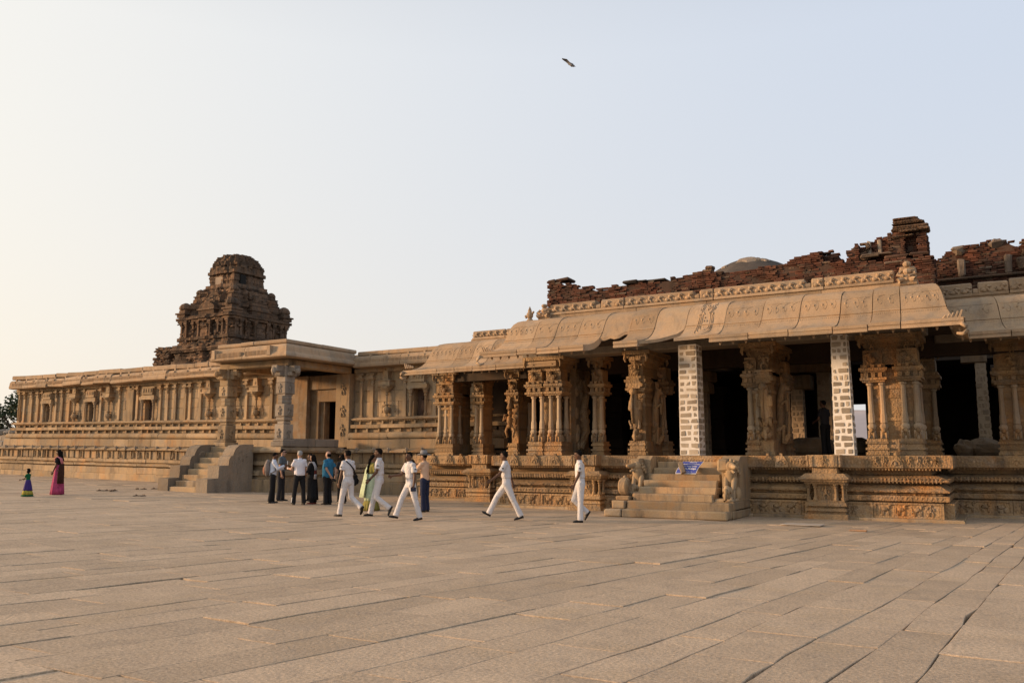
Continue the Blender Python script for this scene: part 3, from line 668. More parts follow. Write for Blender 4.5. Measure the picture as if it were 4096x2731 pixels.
def pier(x0, x1, y0, y1, cols, yalis=(), split=None, top=4.62, core=.12, mat=CARV):
    k_ = (y0+.75)/y0; x0, x1 = x0*k_, x1*k_; y0 += .75; y1 += .75
    cols = [(a*k_, b+.75) for a, b in cols]; yalis = [(q[0]*k_, q[1]+.75)+tuple(q[2:]) for q in yalis]; split = [(a*k_, b*k_, d+.75, e+.75) for a, b, d, e in split] if split else None
    mb = MB(); c = core
    mb.box(x0+c, x1-c, y0+c, y1-c, ZT, top)
    mb.box(x0+.02, x1-.02, y0+.02, y1-.02, ZT, ZT+.1); mb.box(x0+.06, x1-.06, y0+.06, y1-.06, ZT+.1, ZT+.42)
    for z, e in ((2.5, .03), (3.1, .02), (3.35, .04), (3.62, .02), (3.9, .0), (4.3, .03)): mb.box(x0+c-e, x1-c+e, y0+c-e, y1-c+e, z, z+.09)
    P = part('carved_pillar', mb, mat, MH)
    for (a, b, d0, d1) in (split or [(x0, x1, y0, y1)]):
        m = MB(); unit_base(m, a, b, d0, d1); part('pillar_base', m, mat, P); m = MB(); unit_top(m, a, b, d0, d1); part('pillar_entablature', m, mat, P)
        m = MB(); cx = (a+b)/2; 
        crouchyali(m, cx-.02, d0-.04, 4.02, .3, -1, .06); m.box(a+.03, b-.03, d0-.03, d1, 4.32, 4.38); dancer(m, cx, d0-.05, 4.38, .24, 1, .05)
        part('carved_figure', m, mat, P, smooth=False)
    for x, y in cols:
        colonnette(P, x, y)
        m = MB(); m.ell((x, y-.02, 2.17), (.09, .11, .1), None, 7, 5); m.ell((x, y-.1, 2.25), (.07, .07, .07), None, 7, 5); m.tube([(x-.05, y-.1, 2.2), (x-.06, y-.12, 2.04)], [.035, .03], 5); m.tube([(x+.05, y-.1, 2.2), (x+.06, y-.12, 2.04)], [.035, .03], 5)
        part('carved_lion', m, mat, P, smooth=True)
    for q in yalis: yali(P, *q)
    # spreading bracket capital
    m = MB(); cx, cy = (x0+x1)/2, (y0+y1)/2; w, d = (x1-x0)/2, (y1-y0)/2
    for k, z in ((-.1, 4.34), (-.05, 4.46), (.02, 4.58), (.14, 4.68)): m.box(cx-w-k, cx+w+k, cy-d-k*.7, cy+d+k*.7, z, z+.125)
    for k in (-1, 1):
        for yy in (y0-.1, y1): m.tube([(cx+k*(w+.02), yy, 4.7), (cx+k*(w+.05), yy, 4.55), (cx+k*(w+.02), yy, 4.45)], [.05, .045, .02], 6)
    part('bracket_capital', m, mat, P)
    return P
Y0 = 23.15
PC = pier(-12.9, -11.7, Y0, 24.2, [(-12.72, Y0+.1), (-12.42, Y0+.1), (-12.1, Y0+.1), (-11.82, Y0+.1), (-11.78, Y0+.55), (-12.45, Y0+.5)], [], [(-12.9, -12.37, Y0, Y0+.55), (-12.25, -11.7, Y0, Y0+.55)], core=.33)
m = MB(); m.stone(-12.3, -12.06, 24.95, 26.0, 1.6, 4.5, .03, .01)
for i in range(34):
    yy, zz = rnd(25.0, 25.95), rnd(1.7, 4.3); m.ell((-12.05, yy, zz), (.07, rnd(.06, .16), rnd(.08, .22)), None, 7, 5)
m.tube([(-12.03, 25.2, 1.8), (-12.0, 25.6, 2.4), (-12.0, 25.4, 3.1), (-12.0, 25.7, 3.7), (-12.02, 25.4, 4.1)], [.12, .15, .14, .12, .08], 8)
part('carved_side_slab', m, CARV, PC, smooth=False)
pier(-11.05, -10.65, 24.0, 24.5, [(-10.97, 24.08), (-10.73, 24.08)], core=.1)
PD = pier(-9.45, -8.85, Y0, 24.9, [(-8.9, 24.75), (-8.88, 24.5)], [(-9.0, 23.9, 1.9, 4.0, (1, 0), .7)], [(-9.45, -8.95, Y0, Y0+.5), (-9.1, -8.7, 24.5, 25.0)])
PF = pier(-5.95, -5.2, Y0, 25.2, [(-5.85, Y0+.08), (-5.66, Y0+.15), (-5.22, 24.7), (-5.22, 25.1)], [(-5.35, 24.0, 1.9, 4.0, (1, 0), .7)], [(-5.98, -5.62, Y0, Y0+.5), (-5.5, -5.12, 24.7, 25.25)])
def figurestack(P, x, y):
    """the narrow front of a yali pillar: small elephant, long beast body, raised paws, dancer above"""
    k_ = (y+.75)/y; x *= k_; y += .75; m = MB()
    m.ell((x, y-.1, 2.17), (.17, .16, .14), None, 8, 6); m.ell((x+.02, y-.22, 2.3), (.1, .1, .11), None, 8, 6); m.tube([(x, y-.3, 2.3), (x+.02, y-.33, 2.1), (x, y-.3, 2.0)], [.05, .04, .035], 6)
    part('small_elephant', m, CARV, P, smooth=True); m = MB()
    m.tube([(x-.02, y-.1, 2.4), (x+.05, y-.16, 2.7), (x+.02, y-.2, 3.05), (x-.03, y-.22, 3.3), (x, y-.24, 3.5)], [.13, .15, .14, .13, .10], 9); m.ell((x-.02, y-.3, 3.52), (.12, .14, .12), None, 9, 6)
    for s_ in (-1, 1):
        m.cap((x+s_*.13, y-.2, 3.22), .075, (x+s_*.14, y-.22, 3.02), .085, 8); m.tube([(x+s_*.1, y-.1, 2.5), (x+s_*.15, y-.24, 2.62), (x+s_*.12, y-.2, 2.4)], [.08, .07, .06], 6)
    m.tube([(x-.02, y-.36, 3.45), (x-.05, y-.36, 3.0), (x-.04, y-.3, 2.55)], [.05, .045, .04], 6); part('yali_statue', m, CARV, P, smooth=True); m = MB()
    for z0, z1, e in ((3.62, 3.68, .2), (3.68, 3.78, .27), (3.78, 3.84, .22), (3.84, 3.94, .17), (3.94, 4.0, .24)): m.box(x-e, x+e, y-.28, y+.1, z0, z1)
    dancer(m, x, y-.16, 4.0, .5, 1, .07); m.box(x-.2, x+.2, y-.2, y+.1, 4.5, 4.62); part('carved_bracket', m, CARV, P)
figurestack(PD, -9.2, Y0+.12); figurestack(PF, -5.42, Y0+.12)
pier(-2.9, -1.6, Y0, 24.6, [(-2.76, Y0+.1), (-2.47, Y0+.1), (-1.97, Y0+.06), (-1.68, Y0+.06), (-1.68, Y0+.5), (-1.68, 24.5)], [], [(-2.9, -2.4, Y0, Y0+.6), (-2.1, -1.57, Y0-.05, Y0+.7)])
pier(-18.35, -17.5, 25.75, 27.2, [(-18.22, 25.85), (-17.95, 25.9), (-17.66, 25.85), (-17.6, 26.3)], [], [(-18.35, -17.55, 25.75, 26.3)])
pier(-16.95, -16.5, 26.2, 27.2, [(-16.62, 26.3), (-16.85, 26.3)], [], [(-16.95, -16.5, 26.2, 26.7)])
pb_ = pier(-15.2, -14.7, 25.8, 26.9, [(-14.72, 26.6)], [], [(-15.2, -14.8, 25.8, 26.2)])
m = MB(); dancer(m, -15.5, 26.47, 2.25, 1.0, 1, .13); m.tube([(-15.45, 26.45, 3.3), (-15.45, 26.45, 3.75)], [.16, .02], 6); part('dancer_statue', m, CARV, pb_, smooth=True)
pier(-1.95, -1.35, 26.2, 27.0, [(-1.85, 26.25), (-1.45, 26.25)])
pier(.05, .95, 25.8, 26.9, [(.18, 25.9), (.5, 25.85), (.8, 25.9)]); pier(3.2, 4.2, 25.8, 26.9, [(3.4, 25.85), (4, 25.85)])
for yy in (29.0, 34.2, 38.5):
    for xx in (-14.5, -11.2, -8.1, -3.2, .6):
        if xx == -8.1 or (yy < 30 and xx > -9): continue
        mb = MB(); w = .42 if yy < 30 else .4
        for z0, z1, e in ((1.585, 1.9, .1), (1.9, 2.3, .0), (2.3, 3.2, -.06), (3.2, 3.5, .02), (3.5, 4.2, -.04), (4.2, 4.45, .1), (4.45, 4.75, .22)): mb.stone(xx-w-e, xx+w+e, yy-w-e, yy+w+e, z0, z1, .03, .01)
        part('inner_pillar', mb, SHADE, MH)

# ---- beams, ceiling, eaves
def bx(nm, *a, mat=GREY): mb = MB(); mb.stone(*a, .02, .004); return part(nm, mb, mat, MH)
bx('beam_stone', MX0+.2, MX1-.2, 23.85, 24.7, 4.78, 5.2); bx('beam_stone', WX0+.2, MX0+.1, 26.4, 27.2, 4.78, 5.2); bx('beam_stone', MX1-.15, WX1, 26.4, 27.2, 4.78, 5.2)
mb = MB(); mb.box(MX0+.1, MX1-.1, 22.95, 26.5, 5.0, 5.3); mb.box(WX0+.1, WX1, 25.4, 27.0, 5.005, 5.305); mb.box(WX0+.1, WX1, 33.6, 44, 5.0, 5.3)
for a, b in ((WX0+.1, -10.6), (-8.6, -7.6), (-3.6, -2.4), (2.5, WX1)): mb.box(a, b, 27.0, 33.6, 5.002, 5.302)  # open bays between these slabs are shaped to pass skylight onto inner piers
mb.box(WX0+.2, WX1-.1, 26.6, 26.98, 4.42, 5.0); part('ceiling_slab', mb, SHADE, MH)  # first box: cross beam added to screen the bright strip of sky
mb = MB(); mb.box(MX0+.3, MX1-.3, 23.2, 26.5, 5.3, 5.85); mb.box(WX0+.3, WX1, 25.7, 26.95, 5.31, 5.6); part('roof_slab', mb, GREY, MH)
mb = MB(); mb.box(WX0+.3, -16.6, 28.7, 44, 1.58, 5.0); mb.box(WX0+.3, -6.05, 43.6, 44, 1.58, 5.0); mb.box(-5.42, WX1, 43.6, 44, 1.58, 5.0); mb.box(-6.04, -5.43, 43.62, 43.98, 4.08, 4.98); mb.box(WX1-.3, WX1, 28.5, 44, 1.58, 5.0); part('back_wall', mb, SHADE, MH)
EP = [(.0, 5.79), (.16, 5.775), (.30, 5.73), (.42, 5.64), (.51, 5.50), (.575, 5.34), (.63, 5.18), (.70, 5.03), (.80, 4.91), (.94, 4.81), (1.12, 4.745), (1.30, 4.715)]
def ep(d):
    for i in range(len(EP)-1):
        if d <= EP[i+1][0]: t = (d-EP[i][0])/(EP[i+1][0]-EP[i][0]); return lerp(EP[i][1], EP[i+1][1], t)
    return EP[-1][1]
UW = 22.55   # line of the inner edge
def eave_slab(A, B, nrm, s0, s1, t0, t1, d0=1.3, d1=1.3, dz=0., motif='scroll', lip=True, ks=1.):
    """one curved stone of the eave: s0..s1 along the lip, t0..t1 along the top; d0,d1 = how far it reaches (broken lips are shorter)"""
    A, n = Vector(A), Vector(nrm); t = (Vector(B)-A).normalized()
    K = 6; ds = [q for q, _ in EP]
    def pos(u, d, z): 
        f = min(1, d/1.3); s = lerp(lerp(t0, t1, u), lerp(s0, s1, u), f)
        p = A+t*s+n*(d*ks); return (p.x, p.y, z+dz)
    mb = MB(); topr = []; botr = []
    for k in range(K+1):
        u = k/K; lim = lerp(d0, d1, u)+(rnd(-.03, .03) if (d0 < 1.25 or d1 < 1.25) and 0 < k < K else 0)
        col = [min(d, lim) for d in ds]
        topr.append([pos(u, d, ep(d)+rnd(-.003, .003)) for d in col]); botr.append([pos(u, d, ep(d)-(.17+.05*(1.3-d) if min(d0, d1) > 1.2 else .09)) for d in col])
    mb.loft([a+b[::-1] for a, b in zip(topr, botr)])
    o = part('eave_slab', mb, EAVE, MH, smooth=False)
    me = o.data; me.polygons.foreach_set('use_smooth', [len(p.vertices) == 4 for p in me.polygons])
    try: me.set_sharp_from_angle(angle=R(40))
    except Exception: pass
    if lip and d0 > 1.2 and d1 > 1.2:
        m = MB()
        for da, db, za, zb in ((1.27, 1.345, 4.645, 4.72), (1.25, 1.325, 4.60, 4.645), (1.24, 1.35, 4.545, 4.60)):
            q = [pos(u, d, z) for z in (za, zb) for u, d in ((0.002, db), (.998, db), (.998, da), (.002, da))]
            m.add(q, [(3,2,1,0),(4,5,6,7),(0,1,5,4),(1,2,6,5),(2,3,7,6),(3,0,4,7)])
        part('lip_moulding', m, EAVE, o)
        m = MB(); k = max(2, int((s1-s0)/.3))
        for i in range(k):
            p = pos((i+.5)/k, 1.1, 4.53); m.tube([(p[0], p[1], p[2]+.1), p, (p[0], p[1], p[2]-.05)], [.03, .035, .01], 6)
        part('hanging_pegs', m, EAVE, o, stuff=True)
    L = s1-s0
    def sp(u, d, h=.0):
        z = ep(d); return Vector(pos(u, d, z))+Vector((n.x*h*.75, n.y*h*.75, h*.65))
    m = MB()
    if min(d0, d1) > .72:
        w = [sp(i/8, .665, .004) for i in range(9)]; m.tube(w, .018, 5, False)
        kk = int(L/.05)
        for i in range(kk): m.ell(sp((i+.5)/kk, .70, .0), (.014, .014, .014), None, 4, 3)
        if motif == 'scroll':
            k = max(2, int(L/.24))
            for i in range(k):
                u0 = .06+.88*i/k; du = .88/k; fl = random.choice((-1, 1))
                a = [sp(u0+du*(.05 if fl > 0 else .95), .49, .0)]
                for j in range(7):
                    an = -1.2+j*.8; rr = .3-.035*j+rnd(-.03, .03)
                    a.append(sp(u0+du*(.5+fl*rr*cos(an)), .565+.045*sin(an)*rr/.26, .0))
                m.tube(a, [.0065]*8, 5)
                m.ell(sp(u0+du*rnd(.1, .3), .55, 0), (.03, .018, .035), None, 5, 4)
            m.tube([sp(.05+.9*i/6, .49, .0) for i in range(7)], .009, 4, False)
        elif motif == 'flame':
            for sc_ in (1, .78, .55):
                a = []
                for j in range(21):
                    v = j/20; th = v*2*pi; uu = sin(th)*.36*sc_*(.75+.25*cos(2*th)); dd = .58-.36*sc_*cos(th)
                    a.append(sp(.5+uu, max(.05, dd), .004))
                m.tube(a, .011, 5)
            for j in range(26): m.ell(sp(.5+rnd(-.2, .2), rnd(.35, .8), .0), (.03, .02, .03), None, 5, 4)
    if m.v: part('carved_scroll', m, EAVE, o, smooth=True)
    return o
lipx = [-13.5, -12.19, -11.52, -10.78, -9.81, -9.18, -8.4, -7.37, -6.40, -4.39, -3.29, -2.54, -1.8, -.47]
topx = [-12.5, -11.62, -10.85, -10.12, -9.2, -8.38, -7.52, -6.43, -5.4, -4.39, -3.27, -2.45, -1.83, -1.2]
EA = (0, UW); EB = (1, UW)
S = [(-13.5, -12.19, -12.5, -11.62), (-12.17, -11.53, -11.6, -10.86), (-11.51, -10.79, -10.84, -10.13), (-10.77, -9.83, -10.11, -9.25)]
eave_slab(EA, EB, (0, -1), -13.5, -12.2, -12.5, -11.75); eave_slab(EA, EB, (0, -1), -12.18, -11.53, -11.73, -11.0, dz=.01); eave_slab(EA, EB, (0, -1), -11.51, -10.79, -10.98, -10.2, dz=-.01); eave_slab(EA, EB, (0, -1), -10.77, -10.0, -10.18, -9.42, dz=.005)
eave_slab(EA, EB, (0, -1), -9.98, -9.1, -9.40, -8.62, .74, .66, dz=-.012); eave_slab(EA, EB, (0, -1), -9.08, -8.36, -8.60, -7.86, dz=.02); eave_slab(EA, EB, (0, -1), -8.34, -7.42, -7.84, -7.0, 1.3, .70)
eave_slab(EA, EB, (0, -1), -7.40, -6.30, -6.98, -5.95, 1.2, 1.0, motif='flame', dz=.012, lip=False); eave_slab(EA, EB, (0, -1), -6.36, -5.35, -5.93, -4.95, dz=-.008); eave_slab(EA, EB, (0, -1), -5.33, -4.35, -4.93, -4.02, dz=.012)
eave_slab(EA, EB, (0, -1), -4.33, -3.3, -4.0, -3.1); eave_slab(EA, EB, (0, -1), -3.28, -2.5, -3.08, -2.4, dz=-.014); eave_slab(EA, EB, (0, -1), -2.48, -1.78, -2.38, -1.85, dz=.008); eave_slab(EA, EB, (0, -1), -1.76, -.46, -1.83, -1.2, motif='scroll')
# return of the eave on the right end and on the left end
eave_slab((-1.2, 0), (-1.2, 1), (1, 0), 21.25, 23.85, 22.55, 24.6, ks=.57); eave_slab((-12.5, 1), (-12.5, 0), (-1, 0), -22.2, -20.2, -23.3, -21.55) if False else None
# wing eaves
WA, WB = (0, WY-.15), (1, WY-.15)
wl = [-18.45, -16.95, -16.2, -15.45, -14.5, -13.4, -12.2]; wt = [-17.3, -16.2, -15.6, -14.9, -14.1, -13.2, -12.2]
for i in range(6): eave_slab(WA, WB, (0, -1), wl[i]+.01, wl[i+1]-.01, wt[i]+.01, wt[i+1]-.01, dz=-.08+rnd(-.01, .01), d0=1.3 if i != 4 else 1.3)
wl = [-.45, .5, 1.3, 2.3, 3.6]; wt = [-1.3, .1, 1.2, 2.3, 3.6]
for i in range(4): eave_slab(WA, WB, (0, -1), wl[i]+.01, wl[i+1]-.01, wt[i]+.01, wt[i+1]-.01, dz=-.02+rnd(-.01, .01))
# curled horns and little beasts on the eave corners
for x, y, s in ((-.52, 21.22, 1), (-13.45, 21.2, -1), (-18.4, 23.8, -1)):
    m = MB(); m.tube([(x, y, 4.58), (x+s*.1, y-.02, 4.50), (x+s*.12, y-.02, 4.40), (x+s*.02, y, 4.33), (x-s*.1, y+.03, 4.36)], [.05, .05, .05, .045, .03], 7); part('curled_horn', m, EAVE, MH, smooth=True)
    m = MB()
    for k in range(5): m.tube([(x-s*.35+s*.08*k, y+.12, 4.72), (x-s*.3+s*.085*k, y+.1, 4.8+.025*k)], [.04, .02], 5)
    part('corner_leaf', m, EAVE, MH)
# parapet of carved blocks above the eave
YM = [MB(), MB()]; crouchyali(YM[0], 0, 0, 0, .215, 1, .035); crouchyali(YM[1], 0, 0, 0, .215, -1, .035)
for q_ in YM: q_.warp(lambda x, y, z: (x*1.25, y, z)); YAL = [mesh_of('carved_beast', q, EAVE, True) for q in YM]
def parapet(x0, x1, y, z0=5.96, h=.32, notch=None, dx=.27, fl=0):
    mb = MB()
    parts_ = [(x0, x1)] if not notch else [(x0, notch[0]), (notch[1], x1)]
    mb.stone(x0, x1, y-.05, y+.4, z0-.02, z0+.06, .012, .004)
    for a, b in parts_: mb.stone(a, b, y, y+.35, z0+.05, z0+h, .03, .01)
    if notch: mb.stone(notch[0], notch[1], y+.004, y+.35, z0+.07, z0+.2, .02, .01)
    o = part('parapet_block', mb, EAVE, MH)
    for a, b in parts_:
        k = int((b-a)/dx)
        for i in range(k):
            c = link('carved_beast', YAL[fl], o); c.matrix_parent_inverse = wmat(o).inverted(); c.location = (a+(i+.5)*(b-a)/k, y-.005, z0+.06); c.scale = (rnd(.9, 1.05), 1, rnd(.92, 1.05))
run(MH, 'fascia_stone', EAVE, band(5.70, 5.95, .0, -.35), (-11.9, 22.74), (-1.75, 22.74), (0, -1), 0, 0, 2.6)
for a, b, nt in ((-11.85, -9.36, (-10.3, -10.12)), (-9.34, -6.65, (-7.22, -7.05)), (-6.63, -3.68, (-4.15, -4.0)), (-3.66, -1.98, None)): parapet(a, b, 22.75, notch=nt)
run(MH, 'fascia_stone', EAVE, band(5.62, 5.8, .0, -.35), (-16.4, 25.2), (-13.0, 25.2), (0, -1), 0, 0, 2.6); run(MH, 'fascia_stone', EAVE, band(5.62, 5.87, .0, -.35), (-1.2, 25.3), (5, 25.3), (0, -1), 0, 0, 2.6)
parapet(-16.35, -14.95, 25.22, 5.79, .30); parapet(-14.93, -13.2, 25.22, 5.79, .30)
parapet(-1.15, .55, 25.32, 5.87, .36, (-.3, -.16)); parapet(.57, 2.6, 25.32, 5.87, .40); parapet(2.62, 4.8, 25.32, 5.87, .38)
for x, y, z, s in ((-1.68, 22.72, 5.84, .62), (-12.05, 22.75, 5.82, .5)):
    mb = MB(); mb.stone(x-.2, x+.24, y-.08, y+.4, z, z+.12, .02); mb.stone(x-.16, x+.2, y+.04, y+.4, z+.1, z+s*.8, .03)
    mb.ell((x, y-.02, z+.3*s), (.15, .12, .2*s), None, 8, 6); mb.ell((x+.02, y-.04, z+.56*s), (.12, .11, .14*s), None, 8, 6); mb.ell((x+.02, y-.05, z+.86*s), (.1, .1, .13*s), None, 8, 6)
    for k in (-1, 1): mb.tube([(x+k*.12, y-.05, z+.6*s), (x+k*.2, y-.1, z+.42*s), (x+k*.06, y-.14, z+.36*s)], [.05, .045, .04], 6); mb.tube([(x+k*.08, y-.06, z+.26*s), (x+k*.2, y-.16, z+.2*s), (x+k*.16, y-.12, z+.08)], [.07, .06, .05], 6)
    part('corner_statue', mb, EAVE, MH, smooth=False)
mb = MB(); x, y, z = -12.5, 22.6, 5.78; mb.lathe([(.14, 0), (.1, .05), (.06, .1)], x, y, 10, z); mb.ell((x, y, z+.2), (.12, .1, .12), None, 8, 6); mb.ell((x, y, z+.33), (.07, .06, .07), None, 8, 6); mb.tube([(x, y, z+.35), (x, y, z+.48)], [.06, .01], 7); mb.tube([(x+.08, y, z+.24), (x+.16, y-.03, z+.3)], [.04, .03], 6); mb.tube([(x-.1, y, z+.12), (x-.15, y-.04, z+.2)], [.05, .03], 6)
part('finial_figure', mb, EAVE, MH, smooth=True)

# ------------------------------------------------------------------ whitewashed masonry piers propping the hall
def masonry_pier(x, y, w, z0, z1, label, joint, stn, taper=.03, name='masonry_pier', rows=18):
    T = thing(name, label, 'pier', (x, y, z0))
    mb = MB(); mb.box(x-w/2, x+w/2, y-w/2, y+w/2, z0, z1, taper, taper); part('mortar_core', mb, joint, T)
    h = (z1-z0)/rows
    for r in range(rows):
        k = (r+.5)/rows*taper; a = w/2-k
        za, zb = z0+h*r+h*rnd(.10, .2), z0+h*(r+1)-h*rnd(.06, .17)
        for fx, fy in ((0, -1), (1, 0), (-1, 0)):
            o = rnd(.42, .58) if r % 2 else rnd(.3, .4) if rnd(0, 1) < .5 else rnd(.6, .7)
            spans = [(-a+.02, -a+2*a*o-.025), (-a+2*a*o+.03, a-.02)]
            if r % 4 == 3: spans = [(-a+.03, -a*.35), (-a*.2, a*.25), (a*.4, a-.03)]
            for p, q in spans:
                if q-p < .06 or rnd(0, 1) < .05: continue
                m = MB(); e = rnd(.006, .014)
                if fy: m.stone(x+p, x+q, y-a-e, y-a+.05, za+rnd(-.01, .01), zb+rnd(-.008, .008), .016, .009)
                elif fx > 0: m.stone(x+a-.05, x+a+e, y+p, y+q, za, zb, .016, .009)
                else: m.stone(x-a-e, x-a+.05, y+p, y+q, za, zb, .016, .009)
                part('pier_stone', m, stn, T)
    return T
masonry_pier(-7.45, 22.97, .56, 1.6, 4.72, 'white-limed masonry pier left of centre in the hall front, directly above the stairs', LIME, WASHED, .02)
masonry_pier(-3.39, 22.97, .48, 1.6, 4.72, 'white-limed masonry pier nearer the right end of the hall, beside a clustered pillar', LIME, WASHED, .045)
RAW = stone('raw_pier_joint', (.50,.385,.265), (.43,.33,.23), (.42,.27,.16), (.25,.2,.155), .4, .3, lich=.1)
RAWS = stone('raw_pier_stone', (.43,.33,.225), (.36,.275,.19), (.38,.24,.13), (.22,.18,.14), .5, .4, vary=.3, lich=.2)
masonry_pier(-6.02, 30.6, .42, 1.585, 3.9, 'rough brown stone pier deep inside the hall, just right of the yali pillar', RAW, RAWS, .01, rows=12)
masonry_pier(-5.15, 30.9, .46, 1.585, 4.7, 'rough brown stone pier deep inside the hall, just left of the right white pier', RAW, RAWS, .01, rows=14)
masonry_pier(-.3, 31, .36, 1.585, 4.6, 'tall thin brown stone pier seen through the dark gap at the right of the hall', RAW, RAWS, .03, rows=14)
masonry_pier(-9.4, 30.5, .36, 1.585, 3.9, 'dim stone pier with a pale capital behind the left white pier', RAW, RAWS, .01, rows=12)
mb = MB(); mb.stone(-9.75, -9.1, 30.1, 30.9, 3.9, 4.3, .04, .02); mb.stone(-9.8, -9.0, 30.0, 31, 4.3, 4.75, .05, .02); part('inner_capital', mb, SAND, MH)
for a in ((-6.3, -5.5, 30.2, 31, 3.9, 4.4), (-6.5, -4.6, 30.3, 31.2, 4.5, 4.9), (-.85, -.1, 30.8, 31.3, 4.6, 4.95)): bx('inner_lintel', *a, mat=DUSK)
# ------------------------------------------------------------------ ruined brick parapets on the roof
def ipol(tab, x):
    if x <= tab[0][0]: return tab[0][1]
    for (a, p), (b, q) in zip(tab, tab[1:]):
        if x <= b: return lerp(p, q, (x-a)/max(1e-6, b-a))
    return tab[-1][1]
def brick_mass(T, blocks, z0, limit, BW=.22, BH=.056):
    """blocks: (x0,x1,yfront,yback,[(x,ztop)...]); the bricks that face the court are laid one by one on a mortar core"""
    cand = []
    for x0, x1, yf, yb, tab in blocks:
        core = MB(); xs = [x0+(x1-x0)*i/40 for i in range(41)]
        lo = [[(x, y, z0) for y in (yf+.05, yb)] for x in xs]; rings = []
        for x in xs:
            h = max(z0+.05, ipol(tab, x)-.06+.05*mnoise.noise(Vector((x*3, yf, 1)))); xx = min(max(x, x0+.05), x1-.05)
            rings.append([(xx, yf+.05, z0), (xx, yf+.05, h), (xx, (yf+yb)/2, h+.03*mnoise.noise(Vector((x*5, 3, yf)))), (xx, yb, h), (xx, yb, z0)])
        core.loft(rings); part('mortar_core', core, MORTAR, T)
        rows = int((max(q for _, q in tab)-z0)/BH)+1
        for r in range(rows):
            z = z0+r*BH; x = x0-rnd(0, BW)
            while x < x1:
                w = BW*rnd(.6, 1.15)
                a, b = max(x, x0), min(x+w, x1); x += w+.008
                if b-a < .06: continue
                m = (a+b)/2
                if z+BH*.4 > ipol(tab, m)+rnd(-.05, .05): continue
                if rnd(0, 1) < .07+.12*max(0, mnoise.noise(Vector((m*.9, z*1.5, 4)))): continue
                pr = rnd(-.02, .02)+.12*mnoise.noise(Vector((m*1.3, z*2, yf)))
                mb = MB(); mb.stone(a, b, yf+pr, yf+.14, z+.0025, z+BH-.0025, .008, .007); cand.append(mb)
            # right hand end face
            if z+BH*.4 < ipol(tab, x1-.05):
                y = yf
                while y < yb:
                    w = BW*rnd(.7, 1.2); mb = MB(); p = rnd(-.03, .03); mb.stone(x1-.1, x1+p, y+.008, min(yb, y+w), z+.006, z+BH-.006, .008, .006); cand.append(mb); y += w+.008
    random.shuffle(cand)
    for mb in cand[:limit]: part('brick', mb, random.choice((BRICK,)*6+(TOWER, TOWER, MORTAR, PLASTD)), T)
    mb = MB()
    for q in cand[limit:]: mb.add(q.v, q.f)
    if mb.v: part('brick', mb, BRICK, T, stuff=True)
BR = thing('ruined_brick_wall', 'long broken red brick parapet crumbling along the roof of the pillared hall, with a tall stump at its right end', 'wall', (-7, 24, 5.85))
tabA = [(-12.6, 7.35), (-12.15, 7.35), (-12.05, 7.1), (-11.8, 7.2), (-11.5, 7.12), (-11.45, 6.98), (-11.3, 7.08), (-11.0, 7.02), (-10.95, 6.9), (-9.9, 6.92), (-9.0, 6.95), (-7.6, 7.0), (-7.3, 7.05), (-7.0, 6.98), (-5.9, 6.98), (-5.3, 7.02), (-4.6, 7.0), (-3.4, 6.9), (-2.5, 6.85), (-1.1, 6.8)]
tabB = [(-5.05, 7.05), (-4.85, 7.12), (-4.75, 7.25), (-4.5, 7.32), (-4.0, 7.30), (-3.75, 7.34), (-3.5, 7.24), (-3.4, 6.92)]
tabC = [(-3.25, 7.22), (-3.05, 7.42), (-2.7, 7.44), (-2.55, 7.55), (-2.2, 7.6), (-2.0, 7.62), (-1.15, 7.55)]
brick_mass(BR, [(-12.6, -1.1, 24.0, 24.8, tabA), (-5.05, -3.9, 24.2, 24.9, tabB), (-3.9, -3.4, 24.4, 24.9, tabB), (-3.28, -2.95, 24.15, 25, tabC), (-2.95, -2.2, 24.45, 25.1, tabC), (-2.2, -1.78, 24.1, 25, tabC), (-1.78, -1.5, 24.3, 25.1, tabC), (-1.5, -1.25, 24.18, 25.1, tabC)], 5.86, 300)
for x0, x1, y, z0, z1, nm, mt in ((-9.9, -7.7, 23.95, 6.97, 7.04, 'mortar_ledge', DOMEP), (-12.6, -11.8, 23.93, 7.30, 7.38, 'brick_slab', MORTAR), (-3.3, -1.2, 24.0, 6.86, 6.96, 'brick_ledge', MORTAR), (-2.9, -2.1, 24.02, 7.0, 7.08, 'mortar_ledge', PLASTD), (-3.2, -1.3, 23.98, 6.72, 6.8, 'mortar_ledge', PLASTD),
                              (-2.1, -1.2, 23.98, 7.42, 7.5, 'brick_ledge', TOWER), (-1.9, -1.15, 23.95, 7.56, 7.63, 'brick_ledge', TOWER)):
    ks_ = cuts(x0, x1, .42, .5)
    for a_, b_ in zip(ks_, ks_[1:]):
        if rnd(0, 1) < .2: continue
        mb = MB(); mb.stone(a_, b_, y+rnd(-.04, .06), y+.6, z0+rnd(-.015, .015), z1+rnd(-.02, .02), .03, .02); part(nm, mb, mt, BR)
for x, z, w in ((-7.2, 7.06, .3), (-7.45, 7.0, .4), (-7.15, 7.16, .22)):
    mb = MB(); mb.stone(x-w/2, x+w/2, 24.05, 24.35, z, z+.1, .02, .01); part('loose_block', mb, TOWER, BR)
mb = MB()
for k, (z, w) in enumerate(((7.6, .78), (7.68, .86), (7.76, .74), (7.83, .66), (7.9, .6))):
    mb.stone(-2.05+rnd(-.03, .03), -2.05+w+rnd(-.02, .06), 24.1-.03*(k < 3), 24.8, z, z+.085, .03, .03)
part('broken_cap', mb, TOWER, BR)
for x in (-2.75, -2.48): mb = MB(); mb.stone(x, x+.1, 24.38, 24.5, 7.02, 7.5, .02, .01); part('plaster_strip', mb, PLAST, BR)
